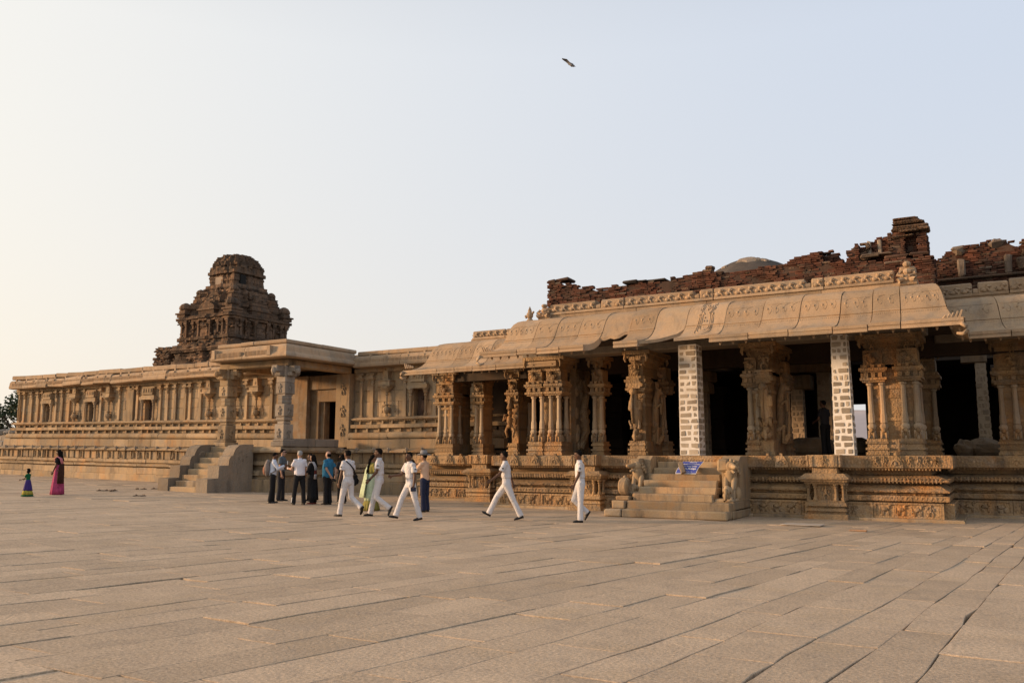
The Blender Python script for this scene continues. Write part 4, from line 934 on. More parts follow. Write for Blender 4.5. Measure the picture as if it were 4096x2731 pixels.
mb = MB(); mb.tube([(-3.0, 24.35, 6.9), (-2.85, 24.3, 7.1), (-2.7, 24.3, 7.3), (-2.75, 24.3, 7.42)], [.12, .1, .08, .05], 7); mb.ell((-2.8, 24.25, 7.0), (.16, .1, .08), None, 7, 5); part('broken_stucco_figure', mb, TOWER, BR)
BR2 = thing('ruined_brick_wall', 'set-back broken brick wall with plaster strips above the right wing of the pillared hall', 'wall', (1, 27, 5.85))
tabD = [(-1.3, 7.2), (-.95, 7.22), (-.8, 7.45), (-.45, 7.55), (-.2, 7.5), (.1, 7.58), (.35, 7.64), (.55, 7.6), (.72, 7.5), (.8, 7.3), (.95, 7.5), (1.2, 7.62), (2, 7.6), (5, 7.5)]
brick_mass(BR2, [(-1.3, 4.5, 26.4, 27.2, tabD)], 5.9, 250)
mb = MB(); mb.stone(-1.4, 4.5, 26.25, 26.8, 6.52, 6.6, .03, .01); part('brick_ledge', mb, TOWER, BR2)
for x in (-.62, .52): mb = MB(); mb.stone(x, x+.2, 26.28, 26.5, 6.6, 7.12, .04, .03); part('plaster_strip', mb, PLASTD, BR2)
for x, z, w in ((-.75, 7.3, .35), (.2, 7.38, .4), (1.0, 7.35, .3)): mb = MB(); mb.stone(x, x+w, 26.3, 26.6, z, z+.22, .08, .05); part('plaster_patch', mb, PLASTD, BR2)
mb = MB(); mb.tube([(.95, 26.3, 6.7), (.9, 26.25, 6.95), (1.05, 26.25, 7.15)], [.1, .12, .12], 7); part('broken_stucco_figure', mb, TOWER, BR2)
# rendered dome on the roof
mb = MB(); rings = []
for i in range(21):
    t = i/20; r = 5*(1-t); z = 6.92+1.9*exp(-(r/2.6)**2); rings.append([(-7.45+r*cos(2*pi*j/32)*1.02, 30.4+r*.7*sin(2*pi*j/32), z+.05*mnoise.noise(Vector((r*cos(2*pi*j/32), r*sin(2*pi*j/32), 1)))) for j in range(32)])
mb.loft(rings)
DM_ = thing('roof_dome', 'low dark rendered roof mound with pale flaked patches rising behind the brick parapet', 'dome', (-7.25, 30.4, 5.3))
part('dome_shell', mb, DOMEP, DM_, smooth=True)
mb = MB(); mb.lathe([(5.03, 5.3), (5.03, 6.97)], -7.25, 30.4, 24); mb.warp(lambda x, y, z: (x, 30.4+(y-30.4)*.7, z)); part('drum', mb, DOMEP, DM_)
def dome_pt(u, v, h=.012):
    r = 5*v; z = 6.92+1.9*exp(-(r/2.6)**2); return (-7.45+r*cos(u)*1.02, 30.4+r*.7*sin(u), z+h)
for u0, v0, su, sv in ((-1.6, .13, .55, .085), (-1.1, .17, .2, .04), (-.85, .19, .14, .03), (-2.3, .24, .1, .02)):
    mb = MB(); fr_ = [rnd(.55, 1.2) for k in range(22)]
    mb.loft([[dome_pt(u0+su*q*fr_[k]*cos(2*pi*k/22), v0+sv*q*fr_[k]*sin(2*pi*k/22), .055 if q < .95 else .0) for k in range(22)] for q in (1, .8, .5, .2, .03)]); part('plaster_patch', mb, PLAST, DM_)

# ------------------------------------------------------------------ tower over the sanctuary
TW = thing('brick_tower', 'dark eroded stepped brick shrine tower with a rounded top rising behind the long hall', 'tower', (-44.6, 38.6, 5.9))
TX, TY = -44.4, 38.7
def tcourse(mb, a, z0, z1, bay=.0, rough=.05, seed=0, round_=0.):
    """one eroded course: square plan with stepped bays"""
    N = 72; ring = []
    for j in range(N):
        th = 2*pi*(j+.5)/N; c, s_ = cos(th), sin(th); m = max(abs(c), abs(s_)); sq = 1/m
        q = min(abs(c), abs(s_))/m                     # 0 mid-side .. 1 corner
        off = bay*(1 if q < .22 else (.0 if q < .34 else (.55 if q < .52 else (0. if q < .64 else .8))))
        r = lerp((a+off)*sq, a*1.18, round_) + rough*(mnoise.noise(Vector((c*7+seed, s_*7, z0*2.2)))*1.5+rnd(-.5, .5))
        ring.append((TX+r*c, TY+r*s_))
    mb.loft([[(x, y, z0) for x, y in ring], [(x, y, z1) for x, y in ring]])
def tier(name, rows, mat=TOWER, seed=0):
    mb = MB()
    for (za, zb, a0, a1, bay, ro, rd) in rows:
        n = max(1, int((zb-za)/.11))
        for i in range(n):
            z0, z1 = lerp(za, zb, i/n), lerp(za, zb, (i+1)/n)
            tcourse(mb, lerp(a0, a1, (i+.5)/n)+rnd(-.03, .03), z0, z1-.004, bay, ro, seed, rd)
    return part(name, mb, mat, TW)
tier('lower_tier', [(5.9, 7.2, 3.0, 2.9, .1, .1, 0), (7.2, 8.3, 2.75, 2.6, .15, .12, 0), (8.3, 8.6, 2.8, 2.95, .1, .06, 0), (8.6, 8.8, 2.95, 2.7, .1, .06, 0), (8.8, 9.1, 2.5, 2.45, .2, .06, 0)])
tier('wall_tier', [(9.1, 9.3, 2.6, 2.6, .12, .04, 0), (9.3, 10.35, 2.32, 2.3, .24, .08, 0), (10.35, 10.5, 2.5, 2.6, .15, .04, 0), (10.5, 10.75, 2.75, 2.5, .12, .06, 0)], seed=3)
tier('upper_tier', [(10.75, 11.3, 2.1, 2.0, .2, .1, 0), (11.3, 11.5, 2.12, 2.15, .15, .08, 0), (11.5, 12.1, 2.0, 1.82, .2, .18, .1), (12.1, 12.5, 1.75, 1.58, .2, .16, 0), (12.5, 12.75, 1.45, 1.48, .1, .1, 0)], seed=5)
tier('neck', [(12.75, 12.95, 1.42, 1.5, .06, .04, .1), (12.95, 13.7, 1.24, 1.22, .1, .06, .1), (13.7, 13.9, 1.34, 1.4, .08, .07, .2), (13.9, 14.1, 1.4, 1.3, .06, .08, .4)], seed=8)
tier('rounded_top', [(14.1, 14.4, 1.34, 1.3, .05, .15, .5), (14.4, 14.7, 1.28, 1.18, .04, .16, .7), (14.7, 14.95, 1.12, .98, .03, .16, .8), (14.95, 15.12, .92, .72, .02, .16, .9)], TOWER, 11)
mb = MB(); mb.box(TX-.55, TX+.15, TY-1.36, TY-1.0, 13.0, 13.5); part('plaster_panel', mb, PLAST, TW)
mb = MB(); mb.box(TX+1.0, TX+1.38, TY-.9, TY-.45, 12.7, 13.6); part('painted_niche_shade', mb, plain('niche_shade_paint', (.012,.01,.008)), TW)  # solid near-black block painted as the shade inside a niche
for sx in (-1, 1):
    for sy in (-1, 1):
        for (r, z, h) in ((2.25, 10.72, 1.0), (1.62, 12.0, .7)):
            cx, cy = TX+sx*r, TY+sy*r; mb = MB(); k = h
            mb.cbox(cx, cy, .78*k, .78*k, z, z+.2*k); mb.cbox(cx, cy, .95*k, .95*k, z+.2*k, z+.3*k); mb.cbox(cx, cy, .6*k, .6*k, z+.3*k, z+.5*k)
            mb.lathe([(.36*k, z+.5*k), (.44*k, z+.6*k), (.42*k, z+.75*k), (.3*k, z+.92*k), (.1*k, z+1.02*k)], cx, cy, 10)
            part('corner_shrine', mb, TOWER, TW)
for ax in (0, 1):
    for sg in (-1, 1):
        for r, z, k in ((2.2, 10.72, 1.0), (1.7, 11.6, .85)):
            mb = MB(); c = (TX+(sg*r if ax else 0), TY+(0 if ax else sg*r)); w = 1.5*k
            d = (.5, w) if ax else (w, .5)
            mb.cbox(c[0], c[1], d[0]*k, d[1]*k, z, z+.35*k); mb.cbox(c[0], c[1], d[0]*k+.16, d[1]*k+.16, z+.35*k, z+.45*k)
            for i in range(5): mb.cbox(c[0], c[1], (d[0]*k)*cos(i*.3), (d[1]*k)*(1-.03*i), z+.45*k+.09*i, z+.54*k+.09*i)
            part('barrel_roof_shrine', mb, TOWER, TW)
for ax in (0, 1):                                   # pilasters and little porches of the wall tier
    for sg in (-1, 1):
        for u in (-2.2, -1.75, -1.2, -.55, .55, 1.2, 1.75, 2.2):
            r = 2.52 if abs(u) > 1.5 or abs(u) < .7 else 2.4
            mb = MB(); x, y = (TX+sg*r, TY+u) if ax else (TX+u, TY+sg*r)
            mb.cbox(x, y, .18, .18, 9.3, 9.42); mb.cbox(x, y, .13, .13, 9.42, 10.1); mb.cbox(x, y, .2, .2, 10.1, 10.2); mb.cbox(x, y, .3, .3, 10.2, 10.35)
            part('pilaster', mb, TOWER, TW)
mb = MB()
for i in range(9):
    z = 7.6+.135*i; ks_ = cuts(-49.2+rnd(-.08, .1)+(.2 if i in (4, 5) else 0), -47.5, .45, .4)
    for a_, b_ in zip(ks_, ks_[1:]): mb.stone(a_, b_, 36+rnd(-.12, .12), 37.5, z-rnd(0, .03), z+rnd(.11, .17), .05, .05)
part('broken_wall', mb, TOWER, TW)
mb = MB()
for i in range(320):                                  # loose brick edges
    z = rnd(7.4, 14.6); a = ipol([(7.4, 2.75), (8.7, 2.9), (9.2, 2.5), (10.6, 2.6), (10.9, 1.9), (12.3, 1.35), (13, 1.0), (13.8, 1.1), (14.6, .8)], z)
    f = random.choice((0, 1)); u = rnd(-a, a); x, y = (TX+u, TY-a) if f else (TX+a, TY+u)
    s_ = rnd(.06, .14); mb.stone(x-s_, x+s_, y-s_*.7, y+s_*.7, z, z+rnd(.05, .16), .03, .03)
part('loose_bricks', mb, TOWER, TW, stuff=True)

# ------------------------------------------------------------------ far left: compound wall, boulders, tree; far hill
CW = thing('stone_wall', 'grey dry stone compound wall far left beyond the end of the long hall', 'wall', (-72, 38, .7))
r0 = .7
for r in range(5):
    xs = cuts(-90, -60, 1.6, .4); h = .52
    for a, b in zip(xs, xs[1:]):
        mb = MB(); mb.stone(a+.02, b-.02, 39+rnd(-.04, .04), 39.6, r0+h*r+.01, r0+h*(r+1)-.01, .04, .03); part('wall_stone', mb, GREY, CW)
xs = cuts(-90, -60, 1.1, .5)
for a, b in zip(xs, xs[1:]):
    mb = MB(); mb.ell(((a+b)/2, 39.3, r0+2.6+.2), ((b-a)*.55, .5, rnd(.25, .42)), None, 8, 6)
    mb.v = [tuple(Vector(p)+Vector((rnd(-.06, .06), rnd(-.06, .06), rnd(-.05, .05)))) for p in mb.v]; part('cap_boulder', mb, GREY, CW)
def leafmat(name, c):
    m, t, b = nodes(name); g = mk(t, 'ShaderNodeNewGeometry')
    hs = mk(t, 'ShaderNodeHueSaturation'); hs.inputs['Color'].default_value = (*c, 1); t.links.new(rng(t, g.outputs['Random Per Island'], 0, 1, .55, 1.5), hs.inputs['Value']); t.links.new(hs.outputs[0], b.inputs['Base Color']); b.inputs['Roughness'].default_value = .7
    return m
LEAF = leafmat('tree_leaf', (.055,.075,.03)); BARK = plain('bark', (.09,.065,.045), .9, .3, 5)
def tree(x, y, h, cr, label, nl=3500, group=None):
    z0 = gz(x, y); T = thing('broadleaf_tree', label, 'tree', (x, y, z0), group=group)
    tr = MB(); tr.tube([(x, y, z0-.1), (x+.1, y, z0+h*.25), (x-.05, y+.1, z0+h*.5), (x, y, z0+h*.8)], [.32, .25, .17, .05], 8)
    cl = []
    for i in range(26):
        a = rnd(0, 2*pi); rr = cr*sqrt(rnd(0, 1))*.8; zz = z0+h*rnd(.3, .9); f = sqrt(max(.1, 1-((zz-z0-h*.58)/(h*.45))**2))
        c = (x+rr*cos(a)*f, y+rr*sin(a)*f, zz); cl.append((c, rnd(.5, 1.0)*cr*.34))
        tr.tube([(x, y, z0+h*rnd(.2, .4)), (lerp(x, c[0], .5), lerp(y, c[1], .5), lerp(z0+h*.4, zz, .6)), c], [.1, .06, .02], 5)
    part('trunk', tr, BARK, T)
    mb = MB()
    for i in range(nl):
        c, r = random.choice(cl); d = Vector((random.gauss(0, 1), random.gauss(0, 1), random.gauss(0, .8))); d = d.normalized()*r*rnd(.3, 1.1)
        p = Vector(c)+d; u = Vector((rnd(-1, 1), rnd(-1, 1), rnd(-.6, .6))).normalized(); v = u.cross(Vector((rnd(-1, 1), rnd(-1, 1), rnd(-1, 1)))).normalized(); s_ = rnd(.09, .19)
        mb.add([p-u*s_, p+v*s_*.6, p+u*s_, p-v*s_*.6], [(0, 1, 2, 3)])
    part('crown', mb, LEAF, T, stuff=True)
tree(-82.5, 46, 7.6, 3.6, 'dark green bushy tree at the far left edge behind the compound wall', 6000)
tree(-92, 47, 6.6, 3.4, 'dark green tree farther left, mostly outside the view, behind the compound wall', 3000)
m, t, b = nodes('hazed_hill'); g = mk(t, 'ShaderNodeNewGeometry'); t.links.new(mixc(t, (.30,.28,.30), (.38,.35,.36), nz(t, g.outputs['Position'], .06, 5)), b.inputs['Base Color']); b.inputs['Roughness'].default_value = 1  # grey-mauve distance haze painted into the hill colour
HILLM = m
mb = MB(); N = 60; rings = []
for j in range(8):
    t_ = j/7; ring = []
    for i in range(N):
        a = 2*pi*i/N; r = 420*(1-t_); ring.append((-150+r*1.5*cos(a), 900+r*sin(a)*.6, -2+46*sin(t_*pi/2)*(1+.15*mnoise.noise(Vector((cos(a)*2, sin(a)*2, t_))))))
    rings.append(ring)
mb.loft(rings); tag(link('hill', mesh_of('hill', mb, HILLM, True)), kind='structure')
def boulder(x, y, z, r, label):
    mb = MB(); mb.ell((0, 0, r[2]*.7), r, None, 12, 8); mb.v = [tuple(Vector(p)*(1+.18*mnoise.noise(Vector(p)*2.3/max(r)+Vector((x, y, 0))))) for p in mb.v]
    o = link('boulder', mesh_of('boulder', mb, DUSK, False)); o.location = (x, y, z); tag(o, label, 'boulder', None)
boulder(-4.75, 35.0, 1.585, (.62, .5, .42), 'grey broken boulder lying on the hall floor beside the right white pier'); boulder(-.35, 30.2, 1.585, (.55, .45, .32), 'pale rounded boulder on the hall floor in the dark gap at right'); boulder(-.9, 30.0, 1.585, (.3, .3, .3), 'small dark boulder left of the pale one in the dark gap at right')
boulder(-5.2, 27.8, 1.585, (.9, .5, .34), 'long dark flat boulder in the shade beside the yali pillar')
# ------------------------------------------------------------------ main stairway with guardian lions
MS = thing('stone_stairway', 'broad granite stairway with eight steps and two carved lions leading up to the pillared hall', 'stairs', (-7.4, 21.5, 0))
hs = [.21, .41, .59, .76, .93, 1.09, 1.26, 1.42]; xl = [-8.62, -8.6, -8.55, -8.5, -8.45, -8.42, -8.4, -8.38]; xr = [-5.84, -5.84, -6.35, -6.35, -6.4, -6.4, -6.4, -6.4]
for i, z in enumerate(hs):
    y = 20.5+.3*i; ks = cuts(xl[i], xr[i], 2.6, .3)
    for a, b in zip(ks, ks[1:]):
        mb = MB(); mb.stone(a+.0015, b-.0015, y+rnd(-.004, .004), y+.55, 0 if i == 0 else hs[i-1]-.03, z+rnd(-.003, .003), .025, .006); part('step', mb, SAND, MS)
# right side: pedestal courses and lion
for a in ((-6.36, -5.82, 21.1, 23.0, .22, .42), (-5.86, -5.8, 21.02, 23.0, 0, .2), (-6.34, -5.84, 21.15, 23.0, .42, .5)):
    mb = MB(); mb.stone(*a, .02, .006); part('pedestal_stone', mb, SAND, MS)
def guardian(sx, bx0, bx1, yl):
    """rearing lion with its small elephant, in front of an upright slab"""
    mb = MB(); mb.prismx([(yl+.42, .42), (yl+.42, 1.46), (yl+.62, 1.58), (23.05, 1.58), (23.05, .42)], bx0, bx1); o = part('upright_slab', mb, SAND, MS)
    x = (bx0+bx1)/2+sx*.06; m = MB(); c = m.cap; mu = Vector((sx*.62, -.75, -.22)); hd = Vector((x+sx*.02, yl+.16, 1.31))
    c((x-sx*.02, yl+.36, .62), .15, (x, yl+.28, .9), .15, 9); c((x, yl+.28, .9), .16, (x+sx*.02, yl+.2, 1.16), .15, 9)          # seated body and deep chest
    m.ell(hd, (.13, .13, .14), None, 10, 8); c(hd+mu*.06+Vector((0, 0, .03)), .095, hd+mu*.25+Vector((0, 0, .04)), .06, 8); c(hd+mu*.05-Vector((0, 0, .07)), .05, hd+mu*.2-Vector((0, 0, .1)), .035, 7)
    m.ell(hd+mu*.3+Vector((0, 0, .06)), (.05, .05, .04), None, 7, 5)
    for k in range(3):
        for q in range(7):
            a = -.3+q*(pi+.6)/6; m.ell((hd.x+(.15+.015*k)*cos(a), hd.y+.05+.07*k, hd.z+(.15-.01*k)*sin(a)-.07*k), (.045, .05, .05), None, 6, 5)
    for k in (-1, 1):
        c((x+k*.1, yl+.18, 1.0), .075, (x+k*.1, yl+.07, .74), .06, 8); c((x+k*.1, yl+.07, .74), .055, (x+k*.1, yl+.06, .5), .05, 8); c((x+k*.1, yl+.05, .47), .055, (x+k*.1, yl-.04, .46), .045, 7)
        m.ell((x+k*.13, yl+.36, .62), (.09, .17, .17), None, 9, 7); c((x+k*.14, yl+.26, .47), .05, (x+k*.14, yl+.12, .46), .045, 7); m.ell(hd+Vector((k*.1, .03, .13)), (.03, .03, .05), None, 6, 5)
    part('guardian_lion', m, SAND, o, smooth=True)
    m = MB(); m.cap((x-sx*.02, yl-.05, .58), .13, (x, yl+.1, .62), .15, 8); m.ell((x, yl-.16, .72), (.1, .1, .12), None, 8, 6); m.tube([(x, yl-.24, .74), (x, yl-.3, .6), (x-.02, yl-.27, .47), (x-.06, yl-.3, .44)], [.05, .04, .035, .03], 7)
    for k in (-1, 1): m.ell((x+k*.1, yl-.13, .72), (.025, .07, .09), None, 6, 5); m.tube([(x+k*.08, yl-.08, .55), (x+k*.08, yl-.1, .43)], [.05, .045], 6)
    part('small_elephant', m, SAND, o, smooth=True)
    m = MB(); m.stone(bx0-.03, bx0+.26, yl+.1, yl+.5, 1.17, 1.5, .04, .01); part('carved_block', m, SAND, o)
guardian(1, -6.3, -5.84, 21.35); guardian(-1, -8.86, -8.42, 21.75)
for a in ((-9.12, -8.64, 20.5, 21.2, 0, .2), (-9.0, -8.62, 20.75, 21.3, .2, .40), (-9.0, -8.58, 21.0, 21.7, .40, .52), (-8.9, -8.42, 21.3, 23.0, .52, .62), (-8.9, -8.45, 21.4, 23.0, 0, .52)):
    mb = MB(); mb.stone(*a, .03, .012); part('pedestal_stone', mb, SAND, MS)
mb = MB()                                                           # carved wheel at the foot of the left side
mb.lathe([(.0, -.12), (.2, -.12), (.24, -.08), (.24, .08), (.2, .12), (0, .12)], 0, 0, 18); mb.v = [(-8.82+z, 21.25+x, .76+y) for x, y, z in mb.v]
for r in (.16, .09): mb.tube([(-8.69, 21.25+r*cos(a), .76+r*sin(a)) for a in [2*pi*k/14 for k in range(15)]], .014, 5, False)
mb.ell((-8.82, 21.25, 1.01), (.05, .05, .05), None, 6, 5); part('carved_wheel', mb, SAND, MS)

# ------------------------------------------------------------------ blue notice propped on the steps, held by a stone
BLUE = plain('sign_blue', (.06,.085,.36), .45, .05, 4); WHITE = plain('sign_white', (.78,.78,.76), .5, .03)
SG = thing('notice_board', 'blue notice sheet with white lettering leaning on the steps under the left white pier', 'sign', (-7.3, 22.05, 1.09))
sx0, sx1 = -7.64, -7.06
def sgp(u, v, h=0.):                                                 # bent sheet: leans back against the upper step
    y = 21.98+.30*v**1.6; z = 1.10+.33*v**.85+0*u; x = lerp(sx0, sx1, u)+.13*v
    n = Vector((0, -.75, .62)); p = Vector((x, y, z))+n*h; return tuple(p)
def sheet(u0, u1, v0, v1, h, th):
    K, J = 2, 10; mb = MB(); rings = []
    for j in range(J+1):
        v = lerp(v0, v1, j/J); rings.append([sgp(u0, v, h), sgp(u1, v, h), sgp(u1, v, h-th), sgp(u0, v, h-th)])
    mb.loft(rings); return mb
part('sheet', sheet(0, 1, 0, 1, .0, .004), WHITE, SG); part('blue_panel', sheet(.02, .98, .025, .98, .003, .002), BLUE, SG)
def lettering(txt, u, v, h, w=None, bold=.0, name='lettering'):
    cu = bpy.data.curves.new('t', 'FONT'); cu.body = txt; cu.size = 1; cu.align_x = 'CENTER'; cu.offset = bold; cu.resolution_u = 3
    o = bpy.data.objects.new('t', cu); COL.objects.link(o); dg = bpy.context.evaluated_depsgraph_get(); dg.update()
    me = bpy.data.meshes.new_from_object(o.evaluated_get(dg)); bpy.data.objects.remove(o); bpy.data.curves.remove(cu)
    xs = [q.co.x for q in me.vertices]; W_ = max(xs)-min(xs); xm = (max(xs)+min(xs))/2
    for q in me.vertices: q.co = Vector(sgp(u+(q.co.x-xm)/W_*w, v+q.co.y*h, .0052))
    me.materials.clear(); me.materials.append(WHITE); o = link(name, me, SG); return o
lettering('Notice', .55, .875, .12, .36, .02); lettering('Work is in progress', .52, .69, .14, .84, .02); lettering('Please keep away', .48, .51, .14, .80, .02); lettering('from the Mantapa', .48, .30, .18, .84, .03)
lettering('By order', .55, .165, .055, .16); lettering('Archaeological Survey of India', .55, .105, .06, .46); lettering('Hampi', .55, .045, .055, .2)
mb = MB(); mb.stone(-.07, .07, -.055, .055, -.16, .16, .012, .008); sb = link('loose_stone', mesh_of('loose_stone', mb, RUBBLE)); sb.location = (-7.45, 21.99, 1.255); sb.rotation_euler = (R(-28), R(-14), R(24)); tag(sb, 'squared brown stone set on the lower left of the blue notice to hold it', 'stone')
# ------------------------------------------------------------------ things lying on the paving
mb = MB(); mb.stone(-4.42, -3.55, 19.85, 20.4, .02, .035, .004, .01); o = link('loose_sheet', mesh_of('loose_sheet', mb, plain('pale_sheet', (.48,.42,.35), .6))); tag(o, 'thin pale sheet lying flat on the paving to the right of the stairs', 'sheet')
mb = MB(); mb.stone(-2.85, -2.5, 19.15, 19.32, .0, .035, .01, .01); o = link('loose_stone', mesh_of('loose_stone', mb, stone('orange_stone', (.38,.23,.13), (.33,.2,.12), (.36,.2,.1), (.25,.15,.1)))); tag(o, 'flat orange stone chip on the paving at right', 'stone')
RUB = plain('sandal_rubber', (.03,.024,.02), .6); STR = plain('sandal_strap', (.16,.09,.05), .6)
def sandal(x, y, rz, label, group):
    z = gz(x, y)+.012; T = thing('sandal', label, 'sandal', (x, y, z), 0, group)
    mb = MB(); ring = []
    for i in range(14):
        a = 2*pi*i/14; ring.append((.14*cos(a), .048*sin(a)*(1+.25*cos(a))))
    mb.loft([[(p, q, 0) for p, q in ring], [(p, q, .022) for p, q in ring]]); M = Matrix.Translation((x, y, z)) @ Matrix.Rotation(rz, 4, 'Z')
    mb.v = [tuple(M @ Vector(p)) for p in mb.v]; part('sole', mb, RUB, T)
    mb = MB()
    for k in (-1, 1): mb.tube([(.07, 0, .025), (.03, k*.03, .06), (-.01, k*.05, .02)], .01, 5)
    mb.v = [tuple(M @ Vector(p)) for p in mb.v]; part('strap', mb, STR, T)
GH, GP = 'sandals heaped on the paving', 'pairs of sandals left on the paving'
for (x, y), lb in zip([(-29.95, 20.2), (-29.75, 20.35), (-30.1, 20.05), (-29.6, 20.15), (-29.9, 20.5)], ('middle sandal of the small dark heap on the paving before the long hall', 'right rear sandal of the small dark heap on the paving', 'leftmost sandal of the small dark heap on the paving', 'rightmost sandal of the small dark heap on the paving', 'rearmost sandal of the small dark heap on the paving')): sandal(x, y, rnd(0, 6), lb, GH)
for (x, y), lb in zip([(-30.5, 21.95), (-30.3, 22.1), (-26.25, 18.9), (-26.05, 19.0), (-30.3, 22.6), (-30.1, 22.75)], ('left sandal of the pair behind the heap, towards the plinth', 'right sandal of the pair behind the heap, towards the plinth', 'left sandal of the pair lying nearest the camera', 'right sandal of the pair lying nearest the camera', 'front brown sandal beside the foot of the porch stairway', 'rear brown sandal beside the foot of the porch stairway')): sandal(x, y, rnd(0, 6), lb, GP)
# bird in the sky
FEA = plain('dark_feathers', (.17,.17,.185), .9)
bp_ = Vector((-12.46, 25.55, 15.65)); BD = thing('bird', 'small dark bird flying high in the open sky above the hall', 'bird', bp_)
mb = MB(); mb.cap(bp_+Vector((-.11, .0, .10)), .03, bp_+Vector((.09, .02, -.07)), .065, 9); mb.ell(bp_+Vector((.15, .03, -.11)), (.045, .045, .04), None, 8, 6); mb.tube([bp_+Vector((.18, .035, -.13)), bp_+Vector((.23, .04, -.16))], [.015, .003], 5); part('body', mb, FEA, BD, smooth=True)
mb = MB(); a = bp_+Vector((-.12, 0, .11)); mb.add([a+Vector((0, -.02, 0)), a+Vector((-.16, -.04, .16)), a+Vector((-.2, .05, .15)), a+Vector((0, .03, 0)), a+Vector((.0, .0, .012)), a+Vector((-.18, .01, .165))], [(0, 1, 5, 4), (4, 5, 2, 3), (0, 3, 2, 1)]); part('tail', mb, FEA, BD)
for s_ in (-1, 1):
    w = bp_; p = [w+Vector((.07, s_*.04, -.01)), w+Vector((.0, s_*.2, .09)), w+Vector((-.14, s_*.32, .11)), w+Vector((-.14, s_*.18, .085)), w+Vector((-.08, s_*.04, .05))]; q = [v-Vector((0, 0, .012)) for v in p]
    mb = MB(); mb.loft([p, q]); part('wing', mb, FEA, BD)
# ------------------------------------------------------------------ people
SKD = plain('skin_dark', (.115,.058,.034), .55, .08, 8); SKM = plain('skin_brown', (.24,.13,.08), .55, .08, 8); SKL = plain('skin_light', (.40,.235,.165), .55, .08, 8)
HBLK = plain('black_hair', (.010,.008,.007), .9, .2, 30, 0, .05); HGRY = plain('grey_hair', (.27,.265,.26), .6, .15, 30)
def cloth(n, c, v=.06, s=7, b=.5, r=.85): return plain(n, c, r, v, s, b, .15)
UNI = cloth('white_uniform', (.60,.58,.585), .07, 9, 1.); SHOE = plain('black_shoe', (.014,.012,.011), .35); BLKC = cloth('black_cloth', (.016,.016,.018)); POLO = cloth('white_polo', (.68,.65,.69), .06, 7, .7); TEAL = cloth('teal_shirt', (.03,.15,.27), .12)
LBLU = cloth('pale_blue_shirt', (.55,.60,.70)); DGRY = cloth('grey_shirt', (.10,.12,.14)); PEACH = cloth('peach_shirt', (.62,.42,.29)); JEAN = cloth('dark_jeans', (.022,.028,.06)); MINT = cloth('mint_sari', (.40,.48,.33), .2, 14); OLIV = cloth('olive_silk', (.20,.18,.05), .15, 14)
PINK = cloth('pink_sari', (.38,.06,.145), .2, 12); PINKL = cloth('pale_pink_sari', (.58,.21,.22), .12, 12); DBRN = cloth('dark_brown_pallu', (.05,.022,.014), .3, 20); GREN = cloth('green_silk', (.01,.10,.04), .15, 12); VIOL = cloth('violet_silk', (.05,.03,.15), .15, 12); GOLD = cloth('gold_border', (.34,.29,.05), .2, 20)
DARKC = cloth('dark_grey_cloth', (.03,.03,.035)); EYE = plain('eye_dark', (.012,.01,.01), .3); LIP = plain('lip', (.16,.055,.045), .5); SCARF = cloth('grey_scarf', (.42,.38,.38)); MAROON = cloth('maroon_stripe', (.14,.035,.03)); PATCH = plain('rank_patch', (.05,.04,.012), .6); HATM = cloth('grey_hat', (.24,.235,.24), .1, 20, .3); BAGG = cloth('grey_backpack', (.20,.17,.155), .15, 10); BAGR = cloth('rust_panel', (.30,.14,.09)); STRAP = plain('watch', (.02,.02,.022), .4); STEEL = plain('watch_steel', (.6,.6,.62), .3)  # DARKC is plain dark grey cloth
PENDING = []
def volume(name, mb, mat, parent, vox=.016, smooth_=4, extra=None):
    """fuse overlapping shapes into one continuous skin"""
    o = bpy.data.objects.new('tmp', mesh_of('tmp', mb)); COL.objects.link(o)
    m = o.modifiers.new('r', 'REMESH'); m.mode = 'VOXEL'; m.voxel_size = vox; s = o.modifiers.new('s', 'SMOOTH'); s.iterations = smooth_; s.factor = .5
    PENDING.append((o, name, mat, parent, extra))
def flush():
    dg = bpy.context.evaluated_depsgraph_get(); dg.update()
    for o, name, mat, parent, extra in PENDING:
        me = bpy.data.meshes.new_from_object(o.evaluated_get(dg)); me.name = name; me.materials.clear()
        if extra:                                                    # fingers, toes: same mesh, kept apart from the fused volume
            v = [tuple(q.co) for q in me.vertices]+[]; f = [tuple(p.vertices) for p in me.polygons]; k = MB(); k.v, k.f = v, f; k.add(extra.v, extra.f); me = mesh_of(name, k)
        me.materials.append(mat); me.polygons.foreach_set('use_smooth', [True]*len(me.polygons)); me.name = name
        link(name, me, parent)
    for o, *_ in PENDING: bpy.data.objects.remove(o)
    PENDING.clear()
